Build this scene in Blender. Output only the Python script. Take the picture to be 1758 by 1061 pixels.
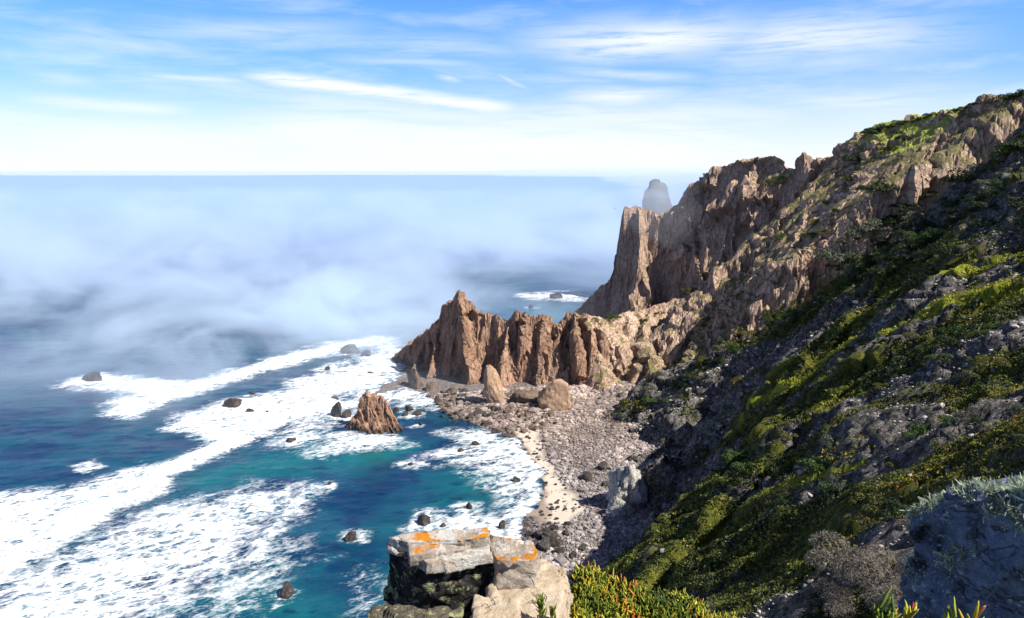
import bpy, bmesh, math, random
import numpy as np
from mathutils import Vector
R = math.radians
random.seed(7)
rng = np.random.default_rng(11)
S = bpy.context.scene
C = S.collection
for o in list(bpy.data.objects):
    bpy.data.objects.remove(o)

# ------------------------------------------------------------------ camera
PW, PH, FOC = 1758.0, 1061.0, 1353.0
PITCH = R(9.87)
EYE = 100.0
cd = bpy.data.cameras.new('camera')
cd.sensor_width = 36.0
cd.lens = 36.0 * FOC / PW
cd.clip_start = 0.1
cd.clip_end = 120000
cam = bpy.data.objects.new('camera', cd)
C.objects.link(cam)
cam.location = (0, 0, EYE)
cam.rotation_euler = (math.pi / 2 - PITCH, 0, 0)
S.camera = cam

# ------------------------------------------------------------------ light
SUN_EL, SUN_AZ = R(47), R(-26)          # azimuth from +X towards +Y
SDIR = Vector((math.cos(SUN_EL) * math.cos(SUN_AZ), math.cos(SUN_EL) * math.sin(SUN_AZ), math.sin(SUN_EL)))
sd = bpy.data.lights.new('sun', 'SUN')
sd.energy = 5.0
sd.angle = R(0.53)
sd.color = (1.0, 0.93, 0.84)
sun = bpy.data.objects.new('sun', sd)
C.objects.link(sun)
sun.rotation_euler = (-SDIR).to_track_quat('-Z', 'Y').to_euler()
sun.location = (200, -50, 400)

vs = S.view_settings
vs.view_transform = 'Standard'
vs.look = 'None'
vs.gamma = 1.0
vs.use_curve_mapping = False
vs.exposure = 0.9
S.cycles.max_bounces = 10
S.cycles.diffuse_bounces = 2
S.cycles.glossy_bounces = 2
S.cycles.transmission_bounces = 2
S.cycles.volume_bounces = 8
S.cycles.transparent_max_bounces = 8
S.cycles.caustics_reflective = False
S.cycles.caustics_refractive = False


# ------------------------------------------------------------------ node helpers
class NT:
    def __init__(self, tree):
        self.t = tree
        tree.nodes.clear()

    def n(self, typ, ins=None, **kw):
        nd = self.t.nodes.new(typ)
        for k, v in kw.items():
            setattr(nd, k, v)
        for k, v in (ins or {}).items():
            sk = nd.inputs[k]
            if isinstance(v, bpy.types.NodeSocket):
                self.t.links.new(v, sk)
            else:
                sk.default_value = v
        return nd

    def math(self, op, a, b=0.0, c=0.0, clamp=False):
        return self.n('ShaderNodeMath', {0: a, 1: b, 2: c}, operation=op, use_clamp=clamp).outputs[0]

    def mix(self, f, a, b, blend='MIX'):
        nd = self.n('ShaderNodeMix', data_type='RGBA', blend_type=blend)
        for i, v in ((0, f), (6, a), (7, b)):
            if isinstance(v, bpy.types.NodeSocket):
                self.t.links.new(v, nd.inputs[i])
            else:
                nd.inputs[i].default_value = v if i == 0 else (tuple(v) + (1,))[:4]
        return nd.outputs[2]

    def ramp(self, f, stops, interp='LINEAR'):
        nd = self.n('ShaderNodeValToRGB', {0: f})
        cr = nd.color_ramp
        cr.interpolation = interp
        while len(cr.elements) > len(stops):
            cr.elements.remove(cr.elements[-1])
        while len(cr.elements) < len(stops):
            cr.elements.new(0.5)
        for e, (p, c) in zip(cr.elements, stops):
            e.position = p
            e.color = (tuple(c) + (1,))[:4] if hasattr(c, '__len__') else (c, c, c, 1)
        return nd.outputs[0]

    def sstep(self, v, a, b):
        nd = self.n('ShaderNodeMapRange', {0: v, 1: a, 2: b, 3: 0.0, 4: 1.0}, interpolation_type='SMOOTHSTEP')
        return nd.outputs[0]

    def noise(self, vec, scale, detail=4.0, rough=0.55, dist=0.0):
        return self.n('ShaderNodeTexNoise', {'Vector': vec, 'Scale': scale, 'Detail': detail, 'Roughness': rough, 'Distortion': dist}).outputs[0]

    def voro(self, vec, scale, feature='F1', out=0):
        return self.n('ShaderNodeTexVoronoi', {'Vector': vec, 'Scale': scale}, feature=feature).outputs[out]

    def attr(self, name, out='Fac'):
        return self.n('ShaderNodeAttribute', attribute_name=name).outputs[out]

    def mapv(self, vec, scale=(1, 1, 1), rot=(0, 0, 0), loc=(0, 0, 0)):
        return self.n('ShaderNodeMapping', {'Vector': vec, 'Scale': scale, 'Rotation': rot, 'Location': loc}).outputs[0]

    def bump(self, h, strength, dist, normal=None):
        ins = {'Height': h, 'Strength': strength, 'Distance': dist}
        if normal is not None:
            ins['Normal'] = normal
        return self.n('ShaderNodeBump', ins).outputs[0]

    def pbsdf(self, col, rough=0.8, normal=None, spec=0.3, **extra):
        ins = {'Base Color': col if isinstance(col, bpy.types.NodeSocket) else (tuple(col) + (1,))[:4],
               'Roughness': rough, 'Specular IOR Level': spec}
        if normal is not None:
            ins['Normal'] = normal
        ins.update(extra)
        return self.n('ShaderNodeBsdfPrincipled', ins).outputs[0]

    def out(self, surf=None, vol=None):
        o = self.n('ShaderNodeOutputMaterial')
        if surf is not None:
            self.t.links.new(surf, o.inputs['Surface'])
        if vol is not None:
            self.t.links.new(vol, o.inputs['Volume'])


def new_mat(name):
    m = bpy.data.materials.new(name)
    m.use_nodes = True
    return m, NT(m.node_tree)


# ------------------------------------------------------------------ world: Nishita sky with cirrus
W = bpy.data.worlds.new('World')
S.world = W
W.use_nodes = True
g = NT(W.node_tree)
sky = g.n('ShaderNodeTexSky', sky_type='NISHITA', sun_disc=False, sun_elevation=SUN_EL, sun_rotation=math.pi / 2 - SUN_AZ,
          altitude=100.0, air_density=1.0, dust_density=0.6, ozone_density=1.5).outputs[0]
tc = g.n('ShaderNodeTexCoord').outputs['Generated']
sx = g.n('ShaderNodeSeparateXYZ', {0: tc})
az = g.math('ARCTAN2', sx.outputs[0], sx.outputs[1])        # azimuth, radians, 0 straight out to sea
el = g.math('ARCSINE', sx.outputs[2])
tint = g.ramp(g.math('MULTIPLY', el, 1 / 0.6, clamp=True),
              [(0.0, (.9, 1.2, 1.6)), (0.16, (.78, 1.12, 1.9)), (0.32, (0.62, 1.12, 2.2)), (0.5, (0.22, 0.46, 1.2)), (1.0, (0.09, 0.2, .55))])
base = g.mix(1.0, sky, tint, 'MULTIPLY')
base = g.mix(g.sstep(el, .12, -.01), base, (9.2, 9.9, 10.4))
uv = g.n('ShaderNodeCombineXYZ', {0: az, 1: el, 2: 0.0}).outputs[0]
warp = g.n('ShaderNodeTexNoise', {'Vector': g.mapv(uv, (3, 9, 1)), 'Scale': 1.0, 'Detail': 3.0}).outputs[1]
uvw = g.n('ShaderNodeVectorMath', {0: uv, 1: g.n('ShaderNodeVectorMath', {0: warp, 1: (0.05, 0.022, 0)}, operation='MULTIPLY').outputs[0]}, operation='ADD').outputs[0]
uvw = g.n('ShaderNodeVectorMath', {0: uvw, 1: (-0.025, -0.011, 0)}, operation='ADD').outputs[0]
sw = g.n('ShaderNodeSeparateXYZ', {0: uvw})
aw, ew = sw.outputs[0], sw.outputs[1]

wmod = g.noise(g.mapv(uv, (7, 22, 1), (0, 0, 0), (3, 1, 0)), 1.0, 4.0, .6, .5)


def streak(a0, e0, a1, e1, width, k=1.0, end=0.06):
    """a long cirrus band along the great line from (a0,e0) to (a1,e1) of the sky"""
    L = math.hypot(a1 - a0, e1 - e0)
    ux, uy = (a1 - a0) / L, (e1 - e0) / L
    da = g.math('SUBTRACT', aw, a0)
    de = g.math('SUBTRACT', ew, e0)
    t = g.math('ADD', g.math('MULTIPLY', da, ux), g.math('MULTIPLY', de, uy))
    d = g.math('ADD', g.math('MULTIPLY', da, -uy), g.math('MULTIPLY', de, ux))
    q = g.math('DIVIDE', d, g.math('MULTIPLY', g.math('ADD', .35, g.math('MULTIPLY', wmod, 1.5)), width))
    ga = g.math('EXPONENT', g.math('MULTIPLY', g.math('MULTIPLY', q, q), -1.0))
    m = g.math('MULTIPLY', g.sstep(t, 0.0, end), g.sstep(g.math('SUBTRACT', L, t), 0.0, end))
    return g.math('MULTIPLY', g.math('MULTIPLY', ga, m), k)


def A(px, py):
    x, z = (px - 879) / FOC, (530.5 - py) / FOC
    fy, fz = math.cos(PITCH), -math.sin(PITCH)
    v = (x, fy + z * math.sin(PITCH), fz + z * math.cos(PITCH))
    return math.atan2(v[0], v[1]), math.asin(v[2] / math.sqrt(sum(c * c for c in v)))


STREAKS = [((370, 125), (930, 190), 0.0075, 1.0, .08), ((880, 170), (1330, 245), 0.011, .55, .1), ((200, 122), (480, 150), 0.004, .55, .06),
           ((780, 78), (1480, 40), 0.021, .95, .25), ((1050, 60), (1800, 62), 0.023, .8, .25), ((560, 60), (1000, 95), 0.012, .35, .15), ((900, 172), (1240, 160), 0.010, .85, .13),
           ((880, 116), (1280, 140), 0.006, .5, .13), ((825, 120), (930, 162), 0.0026, .45, .04), ((725, 131), (805, 144), 0.004, .5, .03),
           ((0, 165), (370, 190), 0.006, .6, .08), ((0, 120), (220, 145), 0.006, .4, .07), ((380, 165), (1150, 225), 0.013, .5, .12),
           ((210, 90), (420, 110), 0.008, .35, .08), ((330, 215), (1300, 262), 0.022, .8, .15), ((1150, 120), (1760, 85), 0.025, .35, .2), ((-80, 235), (620, 238), 0.016, .6, .15),
           ((1300, 215), (1800, 130), 0.025, .45, .2), ((60, 58), (720, 40), 0.012, .4, .2), ((620, 205), (1560, 185), 0.016, .55, .25), ((1180, 165), (1800, 180), 0.013, .5, .2), ((500, 95), (900, 120), 0.006, .35, .12)]
tot = None
for p0, p1, w_, k_, e_ in STREAKS:
    s_ = streak(*A(*p0), *A(*p1), w_, k_, e_)
    tot = s_ if tot is None else g.math('MAXIMUM', tot, s_)
fib = g.noise(g.mapv(uvw, (9, 120, 1), (0, 0, R(5))), 1.0, 6.0, 0.65, 0.4)
soft = g.noise(g.mapv(uvw, (4, 26, 1), (0, 0, R(-3))), 1.0, 5.0, 0.6, 0.3)
tot = g.math('MULTIPLY', tot, g.sstep(fib, 0.15, 0.58))
veil = g.math('MULTIPLY', g.sstep(soft, 0.42, 0.75), 0.45)
cl = g.math('MAXIMUM', tot, veil)
cl = g.math('MULTIPLY', cl, g.sstep(el, 0.0, 0.01), clamp=True)
skyc = g.mix(cl, base, (9.6, 9.9, 10.2))
bg = g.n('ShaderNodeBackground', {'Color': skyc, 'Strength': 0.058})
wo = g.n('ShaderNodeOutputWorld')
W.node_tree.links.new(bg.outputs[0], wo.inputs[0])

# ------------------------------------------------------------------ pixel <-> place
CP, SP = math.cos(PITCH), math.sin(PITCH)


def ray(px, py):
    x, z = (px - 879) / FOC, (530.5 - py) / FOC
    return x, CP + z * SP, -SP + z * CP


def at(px, py, Y):
    v = ray(px, py)
    k = Y / v[1]
    return (v[0] * k, Y, EYE + v[2] * k)


def atz(px, py, z=0.0):
    v = ray(px, py)
    k = (z - EYE) / v[2]
    return (v[0] * k, v[1] * k, z)


# ------------------------------------------------------------------ noise
def _h(ix, iy, iz, seed):
    h = (ix.astype(np.int64) * 374761393 + iy.astype(np.int64) * 668265263 + iz.astype(np.int64) * 2147483647 + seed * 974711) & 0xFFFFFFFF
    h = ((h ^ (h >> 13)) * 1274126177) & 0xFFFFFFFF
    h = ((h ^ (h >> 16)) * 2246822519) & 0xFFFFFFFF
    return (h ^ (h >> 15))


def _r(ix, iy, iz, seed):
    return (_h(ix, iy, iz, seed) & 0xFFFFFF) / float(0xFFFFFF)


def vn(x, y, z=None, seed=0):
    """smooth value noise in -1..1"""
    fx, fy = np.floor(x), np.floor(y)
    tx, ty = x - fx, y - fy
    tx = tx * tx * tx * (tx * (tx * 6 - 15) + 10)
    ty = ty * ty * ty * (ty * (ty * 6 - 15) + 10)
    ix, iy = fx.astype(np.int64), fy.astype(np.int64)
    if z is None:
        iz = np.zeros_like(ix)
        a = _r(ix, iy, iz, seed); b = _r(ix + 1, iy, iz, seed)
        c = _r(ix, iy + 1, iz, seed); d = _r(ix + 1, iy + 1, iz, seed)
        v = (a + (b - a) * tx) * (1 - ty) + (c + (d - c) * tx) * ty
        return v * 2 - 1
    fz = np.floor(z)
    tz = z - fz
    tz = tz * tz * tz * (tz * (tz * 6 - 15) + 10)
    iz = fz.astype(np.int64)
    v = 0
    for k in (0, 1):
        a = _r(ix, iy, iz + k, seed); b = _r(ix + 1, iy, iz + k, seed)
        c = _r(ix, iy + 1, iz + k, seed); d = _r(ix + 1, iy + 1, iz + k, seed)
        w = (a + (b - a) * tx) * (1 - ty) + (c + (d - c) * tx) * ty
        v = v + w * (tz if k else 1 - tz)
    return v * 2 - 1


def fbm(x, y, z=None, oct=4, seed=0, gain=0.5, lac=2.03):
    v, a, s = 0, 1.0, 0
    for k in range(oct):
        f = lac ** k
        v = v + a * vn(x * f + 17.3 * k, y * f - 9.1 * k, None if z is None else z * f + 5.7 * k, seed + k)
        s += a
        a *= gain
    return v / s


def rfbm(x, y, z=None, oct=4, seed=0, gain=0.5, lac=2.03):
    """ridged, 0..1, sharp crests at 1"""
    v, a, s = 0, 1.0, 0
    for k in range(oct):
        f = lac ** k
        v = v + a * (1 - np.abs(vn(x * f + 11.3 * k, y * f - 7.1 * k, None if z is None else z * f + 3.7 * k, seed + k)))
        s += a
        a *= gain
    return v / s


def facets(x, y, z, seed=0, tilt=1.15):
    """broken rock: every Voronoi cell is a plane of its own tilt and offset"""
    ix, iy, iz = np.floor(x).astype(np.int64), np.floor(y).astype(np.int64), np.floor(z).astype(np.int64)
    best = np.full(x.shape, 1e9)
    out = np.zeros(x.shape)
    for a in (-1, 0, 1):
        for b in (-1, 0, 1):
            for c in (-1, 0, 1):
                jx, jy, jz = ix + a, iy + b, iz + c
                px = jx + _r(jx, jy, jz, seed); py = jy + _r(jx, jy, jz, seed + 1); pz = jz + _r(jx, jy, jz, seed + 2)
                dx, dy, dz = x - px, y - py, z - pz
                d = dx * dx + dy * dy + dz * dz
                val = (_r(jx, jy, jz, seed + 3) - .5) + tilt * (dx * (_r(jx, jy, jz, seed + 4) - .5) + dy * (_r(jx, jy, jz, seed + 5) - .5) + dz * (_r(jx, jy, jz, seed + 6) - .5)) * 2
                m = d < best
                best = np.where(m, d, best)
                out = np.where(m, val, out)
    return out


def sm(v, a, b):
    t = np.clip((v - a) / (b - a), 0, 1)
    return t * t * (3 - 2 * t)


# ------------------------------------------------------------------ mesh helpers
def raw_mesh(name, co, faces_flat, nper, mat=None, smooth=True):
    me = bpy.data.meshes.new(name)
    co = np.asarray(co, dtype=np.float32).reshape(-1, 3)
    ff = np.asarray(faces_flat, dtype=np.int32).ravel()
    nf = len(ff) // nper
    me.vertices.add(len(co))
    me.vertices.foreach_set('co', co.ravel())
    me.loops.add(len(ff))
    me.loops.foreach_set('vertex_index', ff)
    me.polygons.add(nf)
    me.polygons.foreach_set('loop_start', np.arange(0, nf * nper, nper, dtype=np.int32))
    me.polygons.foreach_set('use_smooth', np.full(nf, smooth, dtype=bool))
    me.update(calc_edges=True)
    if mat:
        me.materials.append(mat)
    return me


def add_attr(me, name, vals, kind='FLOAT'):
    a = me.attributes.new(name, kind, 'POINT')
    if kind == 'FLOAT':
        a.data.foreach_set('value', np.asarray(vals, dtype=np.float32).ravel())
    else:
        v = np.asarray(vals, dtype=np.float32).reshape(-1, 3)
        a.data.foreach_set('color', np.concatenate([v, np.ones((len(v), 1), np.float32)], 1).ravel())


def grid_faces(ni, nj, keep=None):
    idx = np.arange(ni * nj).reshape(ni, nj)
    f = np.stack([idx[:-1, :-1], idx[1:, :-1], idx[1:, 1:], idx[:-1, 1:]], -1).reshape(-1, 4)
    if keep is not None:
        k = keep[:-1, :-1] | keep[1:, :-1] | keep[1:, 1:] | keep[:-1, 1:]
        f = f[k.ravel()]
    return f


def compact(co, f, *attrs):
    used = np.zeros(len(co), bool)
    used[f.ravel()] = True
    new = np.cumsum(used) - 1
    return co[used], new[f], [a[used] for a in attrs]


def link(name, me, parent=None):
    o = bpy.data.objects.new(name, me)
    C.objects.link(o)
    if parent:
        o.parent = parent
    return o


def tag(o, label=None, cat=None, group=None, kind=None):
    if label: o['label'] = label
    if cat: o['category'] = cat
    if group: o['group'] = group
    if kind: o['kind'] = kind
    return o


class Field:
    """a height grid that can be sampled and hit by a line of sight"""
    def __init__(self, x0, x1, y0, y1, step):
        self.x = np.arange(x0, x1 + step * .5, step)
        self.y = np.arange(y0, y1 + step * .5, step)
        self.X, self.Y = np.meshgrid(self.x, self.y, indexing='ij')
        self.step = step
        self.Z = None

    def sample(self, x, y):
        fx = np.clip((np.asarray(x, float) - self.x[0]) / self.step, 0, len(self.x) - 1.001)
        fy = np.clip((np.asarray(y, float) - self.y[0]) / self.step, 0, len(self.y) - 1.001)
        i, j = fx.astype(int), fy.astype(int)
        u, v = fx - i, fy - j
        Z = self.Z
        return (Z[i, j] * (1 - u) + Z[i + 1, j] * u) * (1 - v) + (Z[i, j + 1] * (1 - u) + Z[i + 1, j + 1] * u) * v

    def inside(self, x, y):
        return (x >= self.x[0]) & (x <= self.x[-1]) & (y >= self.y[0]) & (y <= self.y[-1])


def hit(px, py, fields, y0=15, y1=640):
    v = ray(px, py)
    Y = np.arange(y0, y1, 0.25)
    k = Y / v[1]
    x, z = v[0] * k, EYE + v[2] * k
    best = None
    for f in fields:
        ins = f.inside(x, Y)
        below = ins & (z <= f.sample(x, Y))
        if below.any():
            i = int(np.argmax(below))
            if best is None or i < best[0]:
                best = (i, f)
    if best is None:
        return None
    i, f = best
    return float(x[i]), float(Y[i]), float(f.sample(x[i], Y[i]))


def crest_pts(pts, ext=0):
    """(px,py,Y,sl,sr) -> arrays; ext extends the last piece uphill beyond the frame"""
    P = np.array([at(p[0], p[1], p[2]) for p in pts])
    sl = np.array([p[3] for p in pts], float)
    sr = np.array([p[4] for p in pts], float)
    if ext:
        d = P[-1] - P[-2]
        d = d / np.hypot(d[0], d[1])
        d[2] = np.clip(d[2], .3, .9)
        a = P[-1] + d * ext * np.array([1, 1, .75])
        b = a + d * ext * 2 * np.array([1, 1, .12])
        P = np.vstack([P, a, b])
        sl = np.r_[sl, sl[-1], sl[-1] * .6]
        sr = np.r_[sr, sr[-1], sr[-1] * .6]
    return P, sl, sr


def ridge_max(X, Y, crests, base=-30.0, convex=0.0):
    Z = np.full(X.shape, base)
    for P, sl, sr in crests:
        for i in range(len(P) - 1):
            ax, ay, az_ = P[i]
            bx, by, bz = P[i + 1]
            dx, dy = bx - ax, by - ay
            L2 = dx * dx + dy * dy + 1e-9
            L = math.sqrt(L2)
            tu = ((X - ax) * dx + (Y - ay) * dy) / L2
            t = np.clip(tu, 0, 1)
            over = np.abs(tu - t) * L
            cr_ = (dx * (Y - ay) - dy * (X - ax)) / L
            d = np.abs(cr_)
            s = np.where(cr_ > 0, sl[i] + (sl[i + 1] - sl[i]) * t, sr[i] + (sr[i + 1] - sr[i]) * t)
            so = max(1.3, 1.25 * abs(bz - az_) / L, max(sl[i], sr[i]), s.max() if i == 0 else 0)
            d = d + over * so / s
            if convex:
                s = np.where(cr_ < 0, s + convex * sm(d, 5, 22), s)
            Z = np.maximum(Z, az_ + (bz - az_) * t - s * d)
    return Z


def line_dist(X, Y, pts):
    P = np.array([at(*p[:3]) for p in pts])
    D = np.full(X.shape, 1e9)
    for i in range(len(P) - 1):
        ax, ay = P[i][:2]
        dx, dy = P[i + 1][0] - ax, P[i + 1][1] - ay
        t = np.clip(((X - ax) * dx + (Y - ay) * dy) / (dx * dx + dy * dy), 0, 1)
        D = np.minimum(D, np.hypot(X - ax - t * dx, Y - ay - t * dy))
    return D


def normals(f):
    gx, gy = np.gradient(f.Z, f.step)
    n = np.stack([-gx, -gy, np.ones_like(gx)], -1)
    return n / np.linalg.norm(n, axis=-1, keepdims=True)


def rock_push(f, amps, seed, stretch=(1, 1, 1), rng_=(.2, .55), weight=1.0):
    """push a height grid along its normals with broken-rock relief; gives real overhanging facets"""
    n = normals(f)
    steep = sm(1 - n[..., 2], *rng_)
    x, y, z = f.X * stretch[0], f.Y * stretch[1], f.Z * stretch[2]
    d = 0
    for k, (size, amp, kind) in enumerate(amps):
        w = fbm(x / size, y / size, z / size, 2, seed + 50 + k) * .45
        if kind == 'f':
            d = d + amp * facets(x / size + w, y / size - w, z / size + w, seed + 9 * k)
        elif kind == 'r':
            d = d + amp * (rfbm(x / size + w, y / size, z / size, 3, seed + 9 * k) - .62) * 2
        else:
            d = d + amp * fbm(x / size, y / size, z / size, 3, seed + 9 * k)
    d = d * (0.18 + 0.82 * steep) * weight
    co = np.stack([f.X, f.Y, f.Z], -1) + n * d[..., None]
    return co, steep


# ------------------------------------------------------------------ materials
def rock_material(name, cols, scale=1.0, veg=0.0, vegcol=((.05, .07, .02), (.12, .12, .03)), bump=1.0, strata=None, dark=0.5, rough=.88, vattr=False, tide=False):
    m, n = new_mat(name)
    p = n.n('ShaderNodeTexCoord').outputs['Object']
    big = n.noise(p, 0.05 * scale, 5, .6)
    med = n.noise(n.mapv(p, (1, 1, .45)), 0.35 * scale, 6, .62, .3)
    fine = n.noise(p, 2.2 * scale, 6, .65)
    c = n.ramp(n.math('ADD', n.math('MULTIPLY', big, .55), n.math('MULTIPLY', med, .45)), [(.3, cols[0]), (.48, cols[1]), (.62, cols[2]), (.75, cols[3])])
    c = n.mix(n.math('MULTIPLY', n.sstep(fine, .45, .75), .4), c, n.mix(.5, c, cols[3]))
    cr = n.voro(n.n('ShaderNodeVectorMath', {0: n.mapv(p, (1, 1, .5), (0.2, .25, 0)), 1: n.n('ShaderNodeTexNoise', {'Vector': p, 'Scale': .4 * scale, 'Detail': 3.0}).outputs[1]}, operation='ADD').outputs[0], .55 * scale, 'DISTANCE_TO_EDGE')
    crack = n.math('SUBTRACT', 1.0, n.sstep(cr, 0.0, .07))
    c = n.mix(n.math('MULTIPLY', crack, dark), c, tuple(x * .35 for x in cols[0]))
    h = n.math('ADD', n.math('MULTIPLY', med, 1.0), n.math('MULTIPLY', fine, .28))
    h = n.math('SUBTRACT', h, n.math('MULTIPLY', crack, .35))
    if strata:
        wv = n.noise(n.mapv(p, strata[0], strata[1]), 1.0, 5, .6, .5)
        h = n.math('ADD', h, n.math('MULTIPLY', wv, strata[2]))
        c = n.mix(n.math('MULTIPLY', n.sstep(wv, .5, .72), .55), c, cols[0])
    if veg > 0:
        nz = n.n('ShaderNodeSeparateXYZ', {0: n.n('ShaderNodeNewGeometry').outputs['Normal']}).outputs[2]
        vm = n.math('ADD', n.sstep(nz, .45, .8), n.math('MULTIPLY', n.math('SUBTRACT', n.noise(p, .16 * scale, 6, .65), .5), 2.2))
        if vattr:
            vm = n.math('ADD', vm, n.math('MULTIPLY', n.math('SUBTRACT', n.attr('veg'), .5), .9))
        vm = n.math('MULTIPLY', n.sstep(vm, .45, .8), veg)
        vm = n.math('MULTIPLY', vm, n.sstep(nz, .3, .55))
        vc = n.mix(n.noise(p, .6 * scale, 5, .7), vegcol[0], vegcol[1])
        if vattr:
            vc = n.mix(n.sstep(n.math('ADD', n.attr('grass'), n.math('MULTIPLY', n.math('SUBTRACT', fine, .5), .8)), .35, .7), vc, (.26, .32, .04))
        c = n.mix(vm, c, vc)
    if tide:
        zz = n.n('ShaderNodeSeparateXYZ', {0: p}).outputs[2]
        wt = n.sstep(n.math('ADD', zz, n.math('MULTIPLY', n.math('SUBTRACT', med, .5), 5.0)), 3.2, 1.2)
        c = n.mix(n.math('MULTIPLY', wt, .75), c, (.035, .03, .028))
    nm = n.bump(h, .9, .9 * bump / scale)
    n.out(n.pbsdf(c, rough, nm, .2))
    return m


TAN = ((.12, .068, .045), (.29, .175, .12), (.42, .275, .19), (.56, .40, .29))
M_CLIFF = rock_material('cliff_rock', ((.17, .112, .08), (.37, .26, .188), (.50, .37, .28), (.61, .485, .38)), 1.0, .85, ((.04, .055, .02), (.20, .18, .06)), vattr=True, strata=((.25, .25, .05), (0.15, .5, .3), .8))
M_RIDGE = rock_material('ridge_rock', TAN, 1.3, .5, tide=True, strata=((.5, .5, .07), (0, .12, 0), 1.0))
M_STACK = rock_material('stack_rock', TAN, 2.2, 0.0, tide=True, strata=((.12, .3, 1.3), (.1, -.75, 0), 1.2))
M_SLAB = rock_material('slab_rock', ((.25, .155, .095), (.40, .265, .175), (.50, .35, .24), (.58, .43, .31)), 2.5, 0, strata=((1.2, .4, .25), (0, .3, 0), .8))
M_PALE = rock_material('pale_rock', ((.16, .15, .13), (.36, .35, .32), (.50, .49, .46), (.62, .61, .58)), 2.0, 0)
M_DARKROCK = rock_material('wet_rock', ((.02, .018, .018), (.05, .043, .04), (.09, .075, .065), (.15, .125, .11)), 3.0, 0, rough=.55)
M_BROWNROCK = rock_material('brown_rock', ((.06, .045, .035), (.14, .10, .075), (.24, .18, .13), (.34, .27, .2)), 3.0, 0)
M_FARROCK = rock_material('far_rock', ((.03, .032, .036), (.06, .06, .062), (.09, .088, .085), (.13, .125, .12)), .6, .6)


def hillside_material():
    m, n = new_mat('hillside_ground')
    p = n.n('ShaderNodeTexCoord').outputs['Object']
    veg, grass = n.attr('veg'), n.attr('grass')
    big = n.noise(p, .12, 5, .65)
    med = n.noise(p, .8, 6, .68)
    fine = n.noise(p, 3.5, 5, .7)
    rock = n.ramp(n.math('ADD', n.math('MULTIPLY', med, .6), n.math('MULTIPLY', fine, .4)), [(.38, (.03, .028, .026)), (.49, (.12, .112, .10)), (.57, (.30, .285, .265)), (.66, (.60, .58, .55))])
    plant = n.ramp(n.math('ADD', n.math('MULTIPLY', big, .4), n.math('ADD', n.math('MULTIPLY', med, .35), n.math('MULTIPLY', fine, .25))),
                   [(.36, (.02, .03, .012)), (.46, (.07, .085, .02)), (.54, (.18, .19, .03)), (.62, (.30, .25, .05)), (.7, (.33, .18, .04))])
    gcol = n.mix(fine, (.20, .25, .02), (.50, .50, .06))
    vm = n.sstep(n.math('ADD', veg, n.math('MULTIPLY', n.math('SUBTRACT', med, .5), 1.4)), .4, .62)
    c = n.mix(vm, rock, plant)
    gm = n.sstep(n.math('ADD', grass, n.math('MULTIPLY', n.math('SUBTRACT', med, .5), 1.2)), .4, .65)
    c = n.mix(gm, c, gcol)
    h = n.math('ADD', n.math('MULTIPLY', med, 1.2), n.math('MULTIPLY', fine, .5))
    nm = n.bump(h, 1.0, 1.8)
    n.out(n.pbsdf(c, .92, nm, .1))
    return m


M_HILL = hillside_material()


def leaf_material(name, c0, c1, attr=None, trans=.25):
    m, n = new_mat(name)
    if attr:
        c = n.attr(attr, 'Color')
        c = n.mix(n.math('MULTIPLY', n.noise(n.n('ShaderNodeTexCoord').outputs['Object'], 1.5, 3, .6), .5), c, n.mix(1.0, c, (.5, .5, .5), 'MULTIPLY'))
    else:
        p = n.n('ShaderNodeTexCoord').outputs['Object']
        c = n.mix(n.sstep(n.noise(p, 2.5, 4, .65), .35, .65), c0, c1)
    d = n.pbsdf(c, .6, None, .25)
    t = n.n('ShaderNodeBsdfTranslucent', {'Color': c}).outputs[0]
    n.out(n.n('ShaderNodeMixShader', {0: trans, 1: d, 2: t}).outputs[0])
    return m


M_COVER = leaf_material('cover_leaves', None, None, 'tint')
M_ICE = leaf_material('succulent_leaves', None, None, 'tint', .15)
M_SHRUB = [leaf_material('shrub_dark', (.010, .022, .008), (.035, .06, .015)),
           leaf_material('shrub_green', (.025, .055, .012), (.07, .12, .025)),
           leaf_material('shrub_grey', (.06, .075, .05), (.16, .18, .12)),
           leaf_material('shrub_olive', (.05, .06, .015), (.14, .14, .03))]

# ------------------------------------------------------------------ the hillside (near slope, right)
R1 = [(1045, 712, 313, .9, .8), (1092, 664, 306, .9, .8), (1179, 628, 303, .8, .6), (1298, 574, 295, .8, .5), (1397, 514, 284, .8, .5), (1481, 456, 275, .8, .5), (1600, 358, 262, .8, .45), (1758, 225, 250, .8, .45)]
R1b = [(1085, 792, 257, 1.0, .9), (1150, 765, 257, 1.0, .8), (1211, 712, 255, .9, .7), (1274, 642, 250, .8, .6), (1417, 535, 232, .75, .5), (1497, 472, 222, .75, .5), (1576, 420, 212, .8, .5), (1758, 300, 195, .8, .5)]
R2 = [(1105, 895, 214, 1.0, .9), (1175, 846, 206, 1.0, .7), (1239, 782, 199, .9, .55), (1278, 738, 194, .8, .5), (1358, 686, 184, .8, .45), (1457, 610, 172, .85, .42), (1536, 543, 163, .9, .42), (1636, 480, 153, .9, .42), (1758, 420, 143, .9, .42)]
R3 = [(1105, 990, 187, 1.3, 1.6), (1200, 888, 180, 1.3, 1.3), (1318, 838, 168, 1.1, .8), (1400, 790, 159, .9, .45), (1481, 738, 150, .85, .42), (1560, 690, 142, .85, .42), (1643, 654, 134, .9, .4), (1758, 575, 124, .9, .4)]
R3b = [(1380, 905, 132, .7, .5), (1440, 868, 127, .7, .45), (1528, 813, 118, .75, .42), (1596, 769, 112, .75, .42), (1758, 674, 100, .8, .42)]
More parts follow.
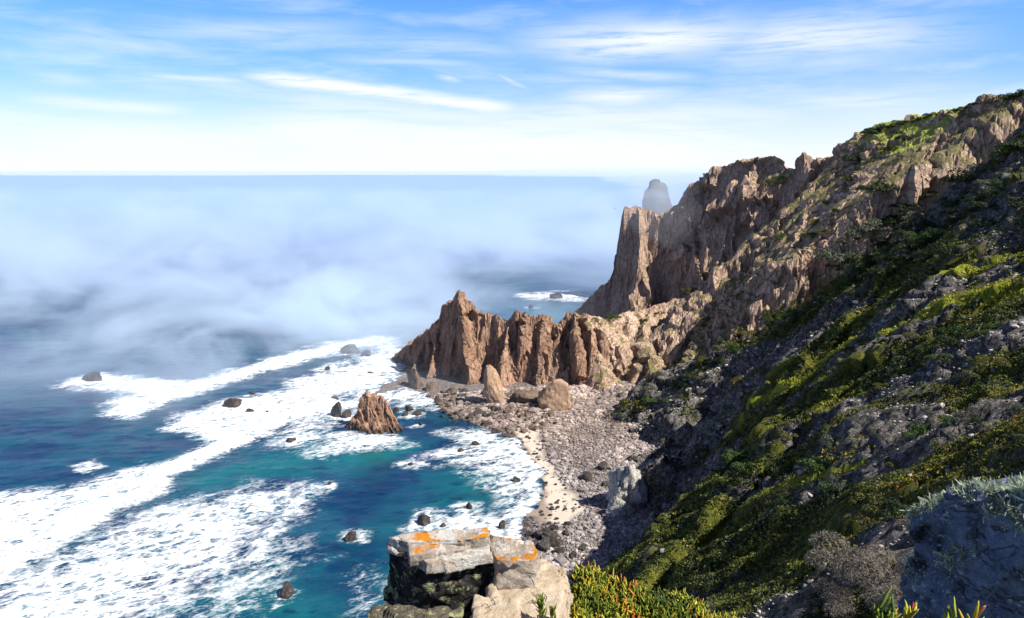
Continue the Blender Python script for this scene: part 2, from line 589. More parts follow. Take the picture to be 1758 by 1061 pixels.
R4 = [(1120, 1085, 132, 1.2, 1.5), (1250, 992, 118, 1.0, .8), (1358, 942, 110, .75, .42), (1477, 874, 101, .75, .4), (1592, 827, 93, .8, .4), (1758, 740, 82, .8, .4)]
R5 = [(1180, 1180, 92, .7, .7), (1300, 1090, 82, .6, .5), (1400, 1030, 75, .6, .42), (1500, 985, 68, .6, .42), (1600, 930, 62, .6, .42), (1758, 850, 55, .6, .42)]
hill = Field(8, 330, 14, 372, 0.62)
wx = fbm(hill.X / 26, hill.Y / 26, oct=3, seed=3) * 3.0 + fbm(hill.X / 6, hill.Y / 6, oct=2, seed=5) * 0.9
wy = fbm(hill.X / 26, hill.Y / 26, oct=3, seed=4) * 3.0 + fbm(hill.X / 6, hill.Y / 6, oct=2, seed=6) * 0.9
R1c = [(1090, 850, 222, 1.2, 1.0), (1110, 800, 226, 1.0, .9), (1180, 760, 226, .9, .7), (1240, 720, 224, .8, .6)]
R1d = [(1068, 740, 285, .9, .9), (1120, 716, 283, .9, .8), (1190, 664, 278, .9, .7)]
crs = [crest_pts(R1c), crest_pts(R1d)] + [crest_pts(r, 35) for r in (R1, R1b, R2, R3, R3b, R4, R5)]
crs = [(P, sl * 1.7, sr) for P, sl, sr in crs]
knoll = [(np.array([[-30., -60, 101], [0, -6, 98.6], [0, 0.6, 98.25]]), np.array([.8, .8, .8]), np.array([.85, .85, .85])),
         (np.array([[60., -50, 104], [7, 1, 98.2], [2.2, 3.2, 97.5]]), np.array([.7, .8, 1.0]), np.array([.7, .8, .9])),
         (np.array([[-1.4, 6.6, 95.1], [.6, 7.4, 94.9], [1.8, 8.2, 94.5], [3.6, 8.8, 93.6]]), np.array([1.3, 1.3, 1.2, 1.2]), np.array([1.3] * 4))]
hz = ridge_max(hill.X + wx, hill.Y + wy, crs, -30, .10)
hz = np.maximum(hz, ridge_max(hill.X, hill.Y, knoll))
# small ribs down the fall line, and lumps
fx_, fy_ = .78, -.63
al = hill.X * fx_ + hill.Y * fy_
ac = -hill.X * fy_ + hill.Y * fx_
acw = ac + fbm(hill.X / 14, hill.Y / 14, oct=3, seed=20) * 5
hz = hz + (rfbm(acw / 11, al / 50, oct=3, seed=21) - .62) * 4.2 + (rfbm(acw / 3.6, al / 14, oct=2, seed=25) - .6) * 1.3
hz = hz + fbm(hill.X / 5, hill.Y / 5, oct=4, seed=30) * .8
hill.Z = hz
dR2 = line_dist(hill.X + wx, hill.Y + wy, R2[3:])
dR3 = line_dist(hill.X + wx, hill.Y + wy, R3[2:])
dR4 = line_dist(hill.X + wx, hill.Y + wy, R4[1:4])
patch = fbm(hill.X / 17, hill.Y / 17, oct=4, seed=40) * .55 + fbm(acw / 7, al / 45, oct=4, seed=41) * .75
low = sm(hill.Z, 34, 6) * sm(hill.Y, 150, 180)
veg = np.clip(.44 + patch * 1.3 - low * .55 - sm(hill.Y, 175, 300) * .12, 0, 1)
scree = np.exp(-((acw - (-hill.X * 0 + 0)) * 0))  # placeholder shape for the light stony bands
scz = np.exp(-((hill.X - 84) / 16) ** 2 - ((hill.Y - 152) / 12) ** 2) + np.exp(-((hill.X - 92) / 12) ** 2 - ((hill.Y - 176) / 16) ** 2) * .7
veg = np.clip(veg - scz * .75, 0, 1)
grass = np.exp(-(dR2 / 2.6) ** 2) * sm(fbm(al / 14, ac / 30, oct=2, seed=44), -.75, -.15) + np.exp(-(dR3 / 2.4) ** 2) * sm(fbm(al / 14, ac / 30, oct=2, seed=45), -.7, -.15) + np.exp(-(dR4 / 1.2) ** 2) * .7
grass = np.clip(grass + .35 * sm(patch, .32, .6) * sm(hill.Y, 240, 120), 0, 1)
co, st = rock_push(hill, [(11, 2.0, 'f'), (4.2, 1.2, 'f'), (2, .5, 'f')], 100, (1, 1, 1), (.04, .3), np.clip((hill.Y - 25) / 120, .22, 1.0) * (1 - .45 * np.clip(veg, 0, 1)))
hill.Z = co[..., 2]
ke = hill.Z > -2
f_ = grid_faces(*hill.X.shape, ke)
c_, f2, (v_, g_) = compact(co.reshape(-1, 3), f_, veg.ravel(), grass.ravel())
me = raw_mesh('hillside', c_, f2, 4, M_HILL)
add_attr(me, 'veg', v_)
add_attr(me, 'grass', g_)
hs = link('hillside', me)
tag(hs, 'steep ribbed green and stony hillside dropping from the right edge to the pebble beach', 'hillside', kind='structure')

# the knoll the photographer stands on (below the frame) under the ledge and the succulents
kn = Field(-14, 9.5, -14, 26, 0.25)
kn.Z = ridge_max(kn.X, kn.Y, knoll) + fbm(kn.X / 1.4, kn.Y / 1.4, oct=4, seed=60) * .16 - 60 * sm(kn.Y, 24, 27)
f_ = grid_faces(*kn.X.shape)
me = raw_mesh('knoll', np.stack([kn.X, kn.Y, kn.Z], -1), f_, 4, M_HILL)
add_attr(me, 'veg', np.full(kn.X.size, .6)); add_attr(me, 'grass', np.full(kn.X.size, .1))
tag(link('knoll', me), 'clifftop ground under the foreground rock ledge and succulents', 'ground', kind='structure')

# ------------------------------------------------------------------ the headland
H1 = [(1070, 351, 456, 3.4, 6), (1095, 353, 456, 2.4, 4), (1118, 360, 456, 2.2, 4), (1128, 372, 454, 2, 3.4), (1142, 366, 452, 2, 3.4), (1165, 347, 450, 2, 3.4), (1185, 318, 447, 1.8, 3.2), (1205, 303, 444, 1.6, 3.0), (1230, 290, 440, 1.4, 3.0), (1270, 276, 430, 1, 3.0), (1310, 268, 424, 1, 3.0), (1330, 263, 420, 1, 2.8),
      (1346, 272, 416, 1, 2.6), (1354, 286, 414, 1, 2.6), (1362, 272, 412, 1, 2.4), (1374, 261, 410, 1, 2.2), (1395, 278, 408, 1, 2.0), (1430, 264, 400, .8, 1.6), (1450, 246, 395, .8, 1.3), (1500, 216, 380, .7, .95), (1580, 200, 360, .7, .8), (1650, 186, 345, .7, .75), (1758, 156, 330, .6, .7)]
H2 = [(1082, 358, 456, 6, 6), (1074, 400, 457, 6, 6), (1066, 450, 457, 5, 5), (1048, 474, 458, 4, 4), (1010, 515, 460, 2.6, 2.6), (990, 538, 462, 2.3, 2.3), (950, 600, 465, 2.2, 2.2)]
HB = [# buttresses run down towards the viewer: broad sunny right side, steep left side
      [(1190, 330, 447, 1.6, 6), (1186, 380, 438, 1.5, 6), (1192, 430, 428, 1.4, 5), (1204, 490, 413, 1.4, 4), (1192, 530, 402, 1.2, 2)],
      [(1282, 276, 429, 1.8, 6), (1282, 320, 421, 1.7, 6), (1296, 385, 411, 1.7, 5), (1272, 435, 404, 1.6, 4), (1235, 488, 396, 1.5, 2.5), (1205, 515, 390, 1.3, 1.6)],
      [(1338, 266, 419, 1.7, 8), (1342, 320, 411, 1.7, 8), (1346, 400, 401, 1.7, 8), (1342, 480, 390, 1.5, 6), (1325, 512, 382, 1.2, 2)],
      [(1374, 263, 409, 1.5, 6), (1386, 310, 401, 1.4, 5), (1410, 350, 393, 1.3, 3.5), (1440, 390, 384, 1.0, 2)],
      [(1430, 268, 400, 1.2, 3), (1450, 320, 386, 1.0, 2.5), (1474, 368, 374, .9, 1.6)],
      [(1094, 356, 454, 2.4, 7), (1098, 400, 446, 2.2, 7), (1092, 450, 440, 2.0, 6), (1082, 505, 434, 2, 4)],
      [(1300, 500, 391, 1.4, 1.8), (1245, 520, 379, 1.6, 2.2), (1262, 555, 371, 1.5, 2.4), (1278, 592, 362, 1.2, 2)],
      [(1195, 515, 392, 1.4, 1.4), (1150, 512, 394, 1.1, 1.0), (1100, 530, 386, 1.0, .85), (1040, 545, 372, 1.0, .85), (1008, 540, 364, 1.2, 1.0), (985, 560, 361, 1.5, 1.5)],
      [(1120, 525, 388, 1, 1.3), (1110, 580, 362, .9, 1.2), (1120, 640, 334, .7, .9)],
      [(1180, 535, 388, .9, 1.6), (1185, 580, 366, .8, 1.4), (1190, 615, 345, .7, .9)],
      [(1030, 560, 366, 1.2, 1.4), (1020, 610, 349, 1, 1.2), (1030, 665, 332, .8, .9)],
      [(1090, 692, 320, .6, .6), (1180, 642, 334, .6, .6), (1260, 592, 350, .8, .55), (1320, 552, 364, .8, .55), (1400, 478, 377, .8, .5), (1450, 408, 377, .6, .5), (1520, 322, 362, .5, .5), (1640, 262, 338, .5, .5)],
      [(1500, 222, 380, .9, .9), (1560, 290, 352, .7, 1.0), (1540, 350, 330, .6, .8)],
      [(1600, 198, 357, .8, 1.0), (1650, 260, 335, .7, .9), (1640, 300, 318, .6, .8)]]
head = Field(4, 360, 300, 560, 0.75)
wx = fbm(head.X / 22, head.Y / 22, oct=3, seed=13) * 3.2 + fbm(head.X / 5, head.Y / 5, oct=2, seed=15) * 1.3
tw = 1 - .6 * sm(head.X, 92, 72) * sm(head.Y, 425, 445)
wx = wx * tw
wy = fbm(head.X / 22, head.Y / 22, oct=3, seed=14) * 3.2 + fbm(head.X / 5, head.Y / 5, oct=2, seed=16) * 1.3
hc = [crest_pts(H1, 60), crest_pts(H2)] + [crest_pts(b) for b in HB]
head.Z = ridge_max(head.X + wx, head.Y + wy, hc)
head.Z -= 90 * sm(head.Y, 328, 301) * sm(head.X, 62, 84)
head.Z = head.Z + fbm(head.X / 6, head.Y / 6, oct=4, seed=70) * 1.2
co, st = rock_push(head, [(30, 5.0, 'f'), (13, 3.0, 'f'), (5.5, 1.2, 'f'), (2.2, .4, 'f')], 200, (1, 1, .55), (.2, .55), 1 - .7 * sm(head.X, 92, 72) * sm(head.Y, 425, 445))
head.Z0 = head.Z
head.Z = co[..., 2]
ke = head.Z0 > -3
f_ = grid_faces(*head.X.shape, ke)
dT = line_dist(head.X, head.Y, HB[-3])
dS = line_dist(head.X, head.Y, [(1500, 222, 380), (1560, 290, 352), (1600, 240, 350)])
hgr = np.exp(-(dS / 11) ** 4)
hv = np.clip(.10 + 1.1 * np.exp(-(dT / 14) ** 2) + .9 * np.exp(-(dS / 14) ** 2) + .5 * sm(head.X, 160, 190) + .35 * sm(head.Y, 350, 330) * sm(head.Z, 5, 12), 0, 1.3)
c_, f2, (hv, hgr) = compact(co.reshape(-1, 3), f_, hv.ravel(), hgr.ravel())
me = raw_mesh('headland', c_, f2, 4, M_CLIFF, False)
add_attr(me, 'veg', hv)
add_attr(me, 'grass', hgr)
hd = link('headland', me)
tag(hd, 'tall craggy tan cliff headland with a square tower-like tip beside the fog', 'headland', kind='structure')

# far peak behind the tip, in the fog
fp = Field(40, 190, 575, 700, 1.6)
fp.Z = ridge_max(fp.X + fbm(fp.X / 12, fp.Y / 12, oct=3, seed=80) * 3, fp.Y, [crest_pts([(1103, 345, 621, 7, 7), (1105, 322, 621, 5, 5), (1110, 310, 622, 3.5, 3.5), (1119, 304, 622, 2.5, 2.5), (1131, 304, 622, 2.5, 2.5), (1141, 310, 622, 3.5, 3.5), (1149, 324, 622, 4, 4), (1153, 350, 624, 4, 4), (1200, 385, 630, 2, 2), (1300, 390, 640, 2, 2)])])
co, st = rock_push(fp, [(12, 2.5, 'f'), (5, 1., 'f')], 300)
c_, f2, _ = compact(co.reshape(-1, 3), grid_faces(*fp.X.shape, fp.Z > -3))
tag(link('far_peak', raw_mesh('far_peak', c_, f2, 4, M_FARROCK)), 'rounded blue-grey peak standing in the fog behind the headland tip', 'peak', kind='structure')

# ------------------------------------------------------------------ the pinnacle ridge
RC = [(664, 622, 417), (680, 604, 413), (700, 592, 407), (718, 578, 401), (738, 560, 394), (754, 545, 388), (758, 524, 386), (774, 512, 382), (784, 499, 379), (790, 497, 378), (797, 508, 377), (806, 520, 376), (818, 529, 374), (831, 535, 373), (842, 541, 372),
      (848, 536, 371.5), (858, 545, 370), (871, 549, 369), (879, 538, 368), (888, 532, 367), (894, 538, 366.5), (901, 533, 366), (909, 541, 365), (919, 546, 364.5), (926, 537, 364), (936, 541, 363.5), (945, 545, 363), (950, 552, 362.5), (960, 554, 362), (970, 544, 361.5), (976, 535, 361),
      (988, 534, 360.5), (1003, 536, 360), (1008, 548, 359), (1022, 556, 358), (1040, 575, 352)]
RB = [[(871, 552, 369), (866, 585, 360), (862, 620, 354), (858, 660, 347)], [(988, 536, 360), (990, 580, 351), (993, 630, 345), (998, 665, 341)], [(932, 540, 363), (928, 590, 355), (922, 640, 349), (920, 662, 346)],
      [(752, 548, 389), (748, 590, 378), (742, 620, 373), (732, 648, 369)], [(725, 600, 394), (712, 622, 384), (706, 640, 379), (704, 655, 375)], [(788, 499, 378), (792, 530, 371), (796, 560, 366), (800, 590, 362), (806, 640, 356)],
      [(1016, 552, 357), (1016, 600, 349), (1012, 650, 343)], [(745, 640, 371), (752, 655, 366), (760, 672, 361)], [(900, 533, 366), (898, 560, 361), (894, 600, 357)], [(960, 553, 362), (957, 590, 357), (955, 630, 352)]]
rid = Field(-72, 62, 325, 440, 0.36)
cw = np.array([at(*p) for p in RC])
u_ = rid.X
wx = fbm(rid.X / 7, rid.Y / 7, oct=3, seed=91) * .9
rc = [(cw, np.full(len(cw), 2.6), np.full(len(cw), 4.2))]
rb = []
for b in RB:
    P = np.array([at(*p) for p in b])
    rb.append((P, np.full(len(P), 1.9), np.full(len(P), 7.0)))
# vertical flutes: the ground plan is pushed back and forth along the wall
fl = (rfbm(rid.X / 6.0 + fbm(rid.X / 9, rid.Y / 9, oct=2, seed=96) * .5, rid.Y / 40, oct=3, seed=95) - .6) * 7.0
rid.Z = np.maximum(ridge_max(rid.X + wx, rid.Y + fl * .45 - .4, rc, -12), ridge_max(rid.X + wx, rid.Y, rb, -12))
rid.Z += (rfbm(rid.X / 3.2, rid.Y / 12, oct=2, seed=97) - .62) * 2.2 * sm(rid.Z, 3, 14)
co, st = rock_push(rid, [(11, 2.0, 'f'), (4.5, .9, 'f'), (1.6, .3, 'f')], 400, (1, 1, .42))
c_, f2, _ = compact(co.reshape(-1, 3), grid_faces(*rid.X.shape, rid.Z > -3))
rg = link('rock_ridge', raw_mesh('rock_ridge', c_, f2, 4, M_RIDGE, False))
tag(rg, 'jagged tan rock ridge with a pointed pinnacle running from the beach into the surf', 'rock ridge')

# ------------------------------------------------------------------ the beach
SHORE = [(610, 690), (690, 672), (740, 688), (757, 700), (762, 712), (795, 722), (832, 738), (868, 752), (892, 768), (910, 790), (922, 815), (927, 838), (920, 862), (905, 888), (893, 915), (888, 945), (880, 1010), (860, 1100), (840, 1250)]
sh = np.array([atz(*p)[:2] for p in SHORE])
poly = np.vstack([sh, [[120, 120], [140, 420], [-40, 460]]])


def poly_sd(X, Y, P):
    """signed distance, positive inside"""
    D = np.full(X.shape, 1e18)
    ins = np.zeros(X.shape, bool)
    n = len(P)
    for i in range(n):
        ax, ay = P[i]
        bx, by = P[(i + 1) % n]
        dx, dy = bx - ax, by - ay
        t = np.clip(((X - ax) * dx + (Y - ay) * dy) / (dx * dx + dy * dy + 1e-12), 0, 1)
        D = np.minimum(D, (X - ax - t * dx) ** 2 + (Y - ay - t * dy) ** 2)
        cnd = ((ay > Y) != (by > Y)) & (X < (bx - ax) * (Y - ay) / (by - ay + 1e-12) + ax)
        ins ^= cnd
    d = np.sqrt(D)
    return np.where(ins, d, -d)


bch = Field(-75, 110, 120, 430, 0.8)
bsd = poly_sd(bch.X, bch.Y, poly)
bch.Z = np.where(bsd > 0, np.minimum(bsd * .085, 4 + bsd * .03), bsd * .14) + fbm(bch.X / 9, bch.Y / 9, oct=3, seed=110) * .28 * sm(np.abs(bsd), 0, 8)
SAND = np.array([atz(*p)[:2] for p in [(885, 745), (925, 742), (930, 775), (950, 820), (985, 850), (1000, 880), (965, 905), (930, 895), (912, 880), (930, 845), (925, 810), (905, 775)]])
ssd = poly_sd(bch.X, bch.Y, SAND)
sand = sm(ssd + fbm(bch.X / 5, bch.Y / 5, oct=3, seed=112) * 3.5, -3, 2.5)
wet = sm(bsd + fbm(bch.X / 6, bch.Y / 6, oct=2, seed=113) * 2 - 4.5 * sm(bch.Y, 235, 215), 3.2, .8)
m, n = new_mat('beach_ground')
p = n.n('ShaderNodeTexCoord').outputs['Object']
peb = n.n('ShaderNodeTexVoronoi', {'Vector': p, 'Scale': 1.6})
pe = n.voro(p, 1.6, 'DISTANCE_TO_EDGE')
pc = n.ramp(n.n('ShaderNodeSeparateXYZ', {0: peb.outputs['Color']}).outputs[0], [(0, (.12, .10, .095)), (.5, (.24, .205, .185)), (1, (.36, .32, .30))])
pc = n.mix(n.sstep(pe, .12, .0), pc, (.05, .042, .038))
sc_ = n.mix(n.noise(p, .5, 6, .6), (.44, .38, .31), (.60, .53, .44))
c = n.mix(n.attr('sand'), pc, sc_)
c = n.mix(n.math('MULTIPLY', n.attr('wet'), .72), c, n.mix(1.0, c, (.36, .30, .27), 'MULTIPLY'))
h = n.math('ADD', n.math('MULTIPLY', n.sstep(pe, 0, .35), n.math('SUBTRACT', 1.0, n.attr('sand'))), n.math('MULTIPLY', n.noise(p, 2, 5, .6), .3))
n.out(n.pbsdf(c, .85, n.bump(h, .8, .35), .2))
M_BEACH = m
c_, f2, (a_, b_) = compact(np.stack([bch.X, bch.Y, bch.Z], -1).reshape(-1, 3), grid_faces(*bch.X.shape, bch.Z > -3), sand.ravel(), wet.ravel())
me = raw_mesh('beach', c_, f2, 4, M_BEACH)
add_attr(me, 'sand', a_); add_attr(me, 'wet', b_)
tag(link('beach', me), 'curved beach of grey pebbles with a strip of pale sand', 'beach', kind='structure')

# ------------------------------------------------------------------ the sea
# single rocks in the sea: px, py of waterline, width px, height px, mesh, label
SEA_ROCKS = [
    (577, 716, 30, 25, 0, 'sharp triangular dark rock just left of the big sea stack'),
    (594, 718, 24, 14, 1, 'low dark rock touching the right side of the sharp triangular rock'),
    (573, 690, 15, 8, 2, 'small dark rock in white foam above the sharp triangular rock'),
    (598, 606, 34, 13, 3, 'broad fogged rock in the surf beyond the tip of the ridge'),
    (628, 611, 22, 11, 4, 'smaller fogged rock beside the broad one off the ridge tip'),
    (562, 636, 11, 8, 5, 'small rock alone in blue water between the two breakers'),
    (636, 642, 12, 4, 0, 'flat rock awash in white foam left of the ridge'),
    (432, 679, 15, 6, 1, 'small flat dark rock at the back edge of the surf band'),
    (400, 700, 34, 12, 2, 'wide dark rock wetted by surf on the middle foam band'),
    (428, 709, 16, 7, 3, 'small dark rock right of the wide surf-wetted rock'),
    (458, 709, 9, 4, 4, 'tiny dark rock third in the row across the foam band'),
    (498, 760, 20, 9, 5, 'dark rock in the teal water left of and below the sea stack'),
    (156, 655, 42, 16, 0, 'distant low rock ringed with foam in the fog at far left'),
    (565, 834, 12, 7, 1, 'small rock breaking the dark water right of the foam tongue'),
    (603, 930, 22, 14, 2, 'dark rock with a little foam left of the foreground ledge'),
    (490, 1024, 30, 20, 3, 'black rock ringed by foam near the bottom of the picture'),
    (705, 800, 14, 6, 4, 'small rock awash in the middle of the cove'),
    (886, 828, 15, 11, 5, 'dark rock in the white wash at the edge of the sand'),
    (862, 907, 13, 12, 0, 'dark rock in the white wash just above the foreground ledge'),
    (806, 874, 14, 10, 1, 'dark rock in the foam left of the shore wash'),
    (728, 901, 26, 13, 2, 'wide dark rock in churned foam behind the foreground ledge'),
    (760, 905, 10, 6, 3, 'small dark rock right of the wide rock in churned foam'),
    (715, 668, 36, 30, 4, 'pointed brown rock at the seaward foot of the ridge'),
    (738, 673, 26, 22, 5, 'squat brown rock right of the pointed rock at the ridge foot'),
    (690, 662, 16, 8, 0, 'low wet rock in surf left of the pointed rock'),
    (955, 513, 34, 9, 1, 'distant rock in foam seen over the ridge'),
    (912, 529, 12, 5, 2, 'tiny distant rock seen in blue water over the ridge'),
    (680, 708, 14, 9, 3, 'first of the dark rocks between the sea stack and the beach'),
    (702, 706, 18, 10, 4, 'largest of the dark rocks between the sea stack and the beach'),
    (716, 713, 20, 9, 5, 'rightmost of the dark rocks between the sea stack and the beach'),
    (695, 715, 14, 7, 0, 'nearest of the dark rocks between the sea stack and the beach'),
    (722, 730, 9, 5, 1, 'tiny rock in calm blue water right of the sea stack'),
    (815, 765, 14, 6, 2, 'small rock awash among foam off the boulder field'),
    (790, 775, 11, 5, 3, 'smaller rock awash left of the foam off the boulder field'),
]
FOAM = [  # outline, softness (m), strength
    ([(-400, 960), (-400, 1250), (-60, 1040), (0, 975), (60, 935), (150, 893), (245, 848), (272, 818), (350, 778), (420, 748), (500, 716), (560, 690), (640, 668), (690, 640), (700, 600), (690, 585), (650, 592), (610, 625), (560, 655), (470, 676), (400, 686), (335, 700), (308, 712), (296, 735), (345, 752), (352, 770), (300, 790), (240, 806), (180, 825), (130, 838), (0, 848), (-100, 850)], 8, .76),
    ([(90, 660), (170, 642), (330, 655), (420, 628), (560, 590), (640, 575), (690, 580), (680, 592), (570, 601), (420, 640), (290, 684), (216, 709), (178, 690), (220, 672)], 8, .8),
    ([(-300, 1120), (-60, 1040), (40, 975), (200, 903), (330, 862), (430, 838), (535, 834), (490, 872), (450, 915), (425, 965), (340, 1000), (300, 1061), (240, 1160), (-300, 1400)], 16, .62),
    ([(300, 930), (420, 845), (535, 834), (470, 880), (430, 940), (340, 960)], 5, .16),
    ([(340, 1061), (330, 990), (440, 960), (500, 930), (480, 990), (400, 1061)], 14, .45),
    ([(640, 668), (700, 640), (725, 668), (765, 690), (745, 705), (690, 700), (640, 690), (560, 735), (545, 765), (500, 770), (470, 760), (520, 700)], 12, .58),
    ([(500, 775), (560, 752), (600, 742), (690, 745), (700, 762), (640, 772), (560, 785)], 8, .62),
    ([(770, 742), (830, 735), (868, 750), (893, 766), (912, 790), (925, 815), (930, 838), (922, 864), (908, 890), (896, 915), (885, 1010), (850, 1010), (868, 905), (885, 880), (880, 850), (860, 845), (835, 835), (850, 815), (825, 800), (780, 790), (740, 790), (735, 775), (790, 770)], 7, .56),
    ([(870, 755), (893, 764), (913, 790), (926, 815), (931, 838), (923, 864), (908, 890), (897, 915), (888, 1010), (868, 1010), (878, 915), (893, 885), (908, 862), (914, 838), (905, 812), (890, 785)], 3.5, 1.1),
    ([(715, 890), (735, 878), (790, 890), (800, 870), (840, 868), (835, 885), (880, 880), (890, 915), (850, 930), (715, 912)], 6, .62),
    ([(770, 790), (840, 780), (870, 800), (850, 830), (800, 815)], 8, .45),
    ([(125, 803), (160, 796), (185, 803), (150, 815), (125, 812)], 4, .6),
    ([(505, 712), (560, 690), (600, 700), (560, 715)], 6, .7),
    ([(455, 1030), (500, 1000), (528, 1006), (500, 1025), (470, 1045)], 3, .62),
    ([(588, 930), (595, 915), (640, 910), (638, 922), (615, 936), (595, 940)], 3, .55),
    ([(556, 832), (565, 822), (574, 830), (568, 840)], 3, .55),
    ([(490, 650), (560, 640), (600, 650), (540, 668), (480, 672)], 6, .6),
    ([(880, 505), (960, 500), (1010, 505), (1000, 518), (920, 516)], 13, .66),
    ([(560, 625), (600, 618), (620, 640), (580, 650), (555, 640)], 8, .5),
    ([(390, 1010), (430, 985), (510, 965), (560, 960), (500, 975), (430, 1000), (395, 1030)], 4, .3),
    ([(610, 980), (650, 960), (640, 1061), (600, 1061)], 6, .32),
    ([(690, 800), (720, 790), (760, 800), (720, 808)], 4, .4)]
gx = np.r_[-30000, -14000, -7000, -3500, -1900, -1100, -750, -560, -460, np.arange(-400, 111, 1.0), 140, 200, 330, 600, 1200, 3000, 8000, 16000, 30000]
gy = np.r_[-300, -60, 40, 80, 105, np.arange(125, 520, 1.0), np.arange(520, 760, 2.5), np.arange(760, 1200, 15), 1300, 1500, 1900, 2600, 4000, 7000, 12000, 22000, 40000]
X, Y = np.meshgrid(gx, gy, indexing='ij')
foam = np.zeros(X.shape)
wxf = fbm(X / 22, Y / 14, oct=5, seed=130, gain=.6) * 8
wyf = fbm(X / 22, Y / 14, oct=5, seed=131, gain=.6) * 6
near = (X > -460) & (X < 120) & (Y < 760) & (Y > 100)
xn, yn = (X + wxf)[near], (Y + wyf)[near]
fn = np.zeros(xn.shape)
for pl, w, k in FOAM:
    P = np.array([atz(*q)[:2] for q in pl])
    lo, hi = P.min(0) - w * 2, P.max(0) + w * 2
    b = (xn > lo[0]) & (xn < hi[0]) & (yn > lo[1]) & (yn < hi[1])
    sdv = poly_sd(xn[b], yn[b], P)
    fn[b] = np.maximum(fn[b], k * sm(sdv, -w, w))
for px, py, w, h, i, lab in SEA_ROCKS:
    x_, y_, _ = atz(px, py)
    rr_ = max(2.2, w * math.hypot(y_, 100) / FOC * .75)
    dd_ = np.hypot((xn - x_ + rr_ * .3) / 1.3, yn - y_) / rr_
    fn = np.maximum(fn, .62 * np.exp(-dd_ ** 2))
foam[near] = fn
shal = np.zeros(X.shape)
TEAL = [([(540, 790), (640, 775), (700, 755), (690, 790), (600, 810)], 14, 1.0), ([(270, 1061), (460, 960), (560, 1000), (620, 1061), (500, 1100)], 22, .75), ([(280, 830), (400, 790), (540, 745), (600, 780), (540, 815), (420, 825), (330, 850)], 12, .7),
        ([(740, 800), (880, 800), (880, 880), (720, 880)], 14, .55), ([(600, 900), (700, 880), (720, 1061), (600, 1061)], 18, .5), ([(780, 735), (860, 750), (850, 775), (790, 760)], 8, .6), ([(880, 520), (1000, 515), (1000, 560), (860, 560)], 20, .6)]
sn = np.zeros(xn.shape)
for pl, w, k in TEAL:
    P = np.array([atz(*q)[:2] for q in pl])
    sn = np.maximum(sn, k * sm(poly_sd(xn, yn, P), -w, w))
shal[near] = np.maximum(sn, np.clip(fn, 0, 1) * .5)
# swell, breaking crests
Zs = fbm(X / 40 + Y / 90, Y / 18, oct=3, seed=140) * .5 * near + fbm(X / 6, Y / 3.5, oct=3, seed=141) * .22 * near
for line, hgt, wd in (([(0, 972), (60, 933), (150, 892), (245, 848), (272, 818), (350, 778), (420, 748), (500, 716), (560, 690)], 1.7, 3.2), ([(216, 709), (290, 684), (420, 640), (570, 601)], 2.0, 4), ([(440, 955), (490, 872), (535, 835)], .8, 2)):
    P = [(*q, atz(*q)[1]) for q in line]
    D = line_dist(X + wxf * .6, Y + wyf * .6, P)
    Zs += hgt * np.exp(-(D / wd) ** 2) * near
    foam = np.maximum(foam, (1.05 if hgt > 1 else .55) * np.exp(-(D / (wd * 1.9)) ** 2) * near)
Zs += foam * .35 + foam * fbm(X / 3, Y / 3, oct=3, seed=144) * .3
Zs -= (bsd.min() * 0)
me = raw_mesh('sea', np.stack([X, Y, Zs], -1), grid_faces(*X.shape), 4)
add_attr(me, 'foam', foam)
add_attr(me, 'shallow', shal)
m, n = new_mat('sea_water')
p = n.n('ShaderNodeTexCoord').outputs['Object']
fo = n.attr('foam'); sha = n.attr('shallow')
wv = n.mapv(p, (1, 1, 1), (0, 0, R(-35)))
pst = n.mapv(wv, (.72, 1.25, 1))
n1 = n.noise(pst, .09, 6, .62, .6)
n2 = n.noise(pst, .38, 7, .66, .8)
n3 = n.noise(pst, 1.3, 5, .65, .5)
vdist = n.n('ShaderNodeVectorMath', {0: pst, 1: n.n('ShaderNodeTexNoise', {'Vector': pst, 'Scale': .35, 'Detail': 4.0}).outputs[1]}, operation='ADD').outputs[0]
lace = n.voro(vdist, .26, 'DISTANCE_TO_EDGE')
lace2 = n.voro(vdist, .8, 'DISTANCE_TO_EDGE')
lac = n.math('ADD', n.math('MULTIPLY', n.sstep(lace, .26, .0), .75), n.math('MULTIPLY', n.sstep(lace2, .28, .0), .5))
nz = n.math('ADD', n.math('MULTIPLY', n1, .4), n.math('ADD', n.math('MULTIPLY', n2, .4), n.math('MULTIPLY', n3, .2)))
fa = n.math('ADD', n.math('MULTIPLY', fo, .92), n.math('MULTIPLY', n.math('SUBTRACT', nz, .5), 4.2))
fa = n.math('ADD', fa, n.math('MULTIPLY', n.math('SUBTRACT', lac, .42), n.math('MULTIPLY', fo, .8)))
fm = n.sstep(fa, .36, .84)
thin = n.math('MULTIPLY', n.sstep(fa, .08, .55), .40)
fm = n.math('MAXIMUM', fm, thin)
fm = n.math('MULTIPLY', fm, n.sstep(fo, .02, .22))
deep = n.mix(n.sstep(n.noise(p, .055, 5, .6, .4), .4, .62), (.002, .026, .072), (.004, .058, .100))
teal = n.mix(n.noise(p, .12, 4, .6), (.001, .075, .10), (.004, .145, .15))
wc = n.mix(n.math('MULTIPLY', n.sstep(n.math('ADD', sha, n.math('MULTIPLY', n.math('SUBTRACT', n1, .5), .9)), .15, .85), .9), deep, teal)
reef = n.sstep(n.noise(n.mapv(p, (1, 1.6, 1)), .14, 3, .55), .60, .68)
wc = n.mix(n.math('MULTIPLY', reef, .55), wc, (.001, .010, .03))
hw = n.math('ADD', n.math('MULTIPLY', n.noise(pst, .5, 5, .6), 1.0), n.math('MULTIPLY', n.noise(pst, 2.2, 4, .6), .3))
water = n.pbsdf(wc, .22, n.bump(hw, .5, .5), .35, IOR=1.33)
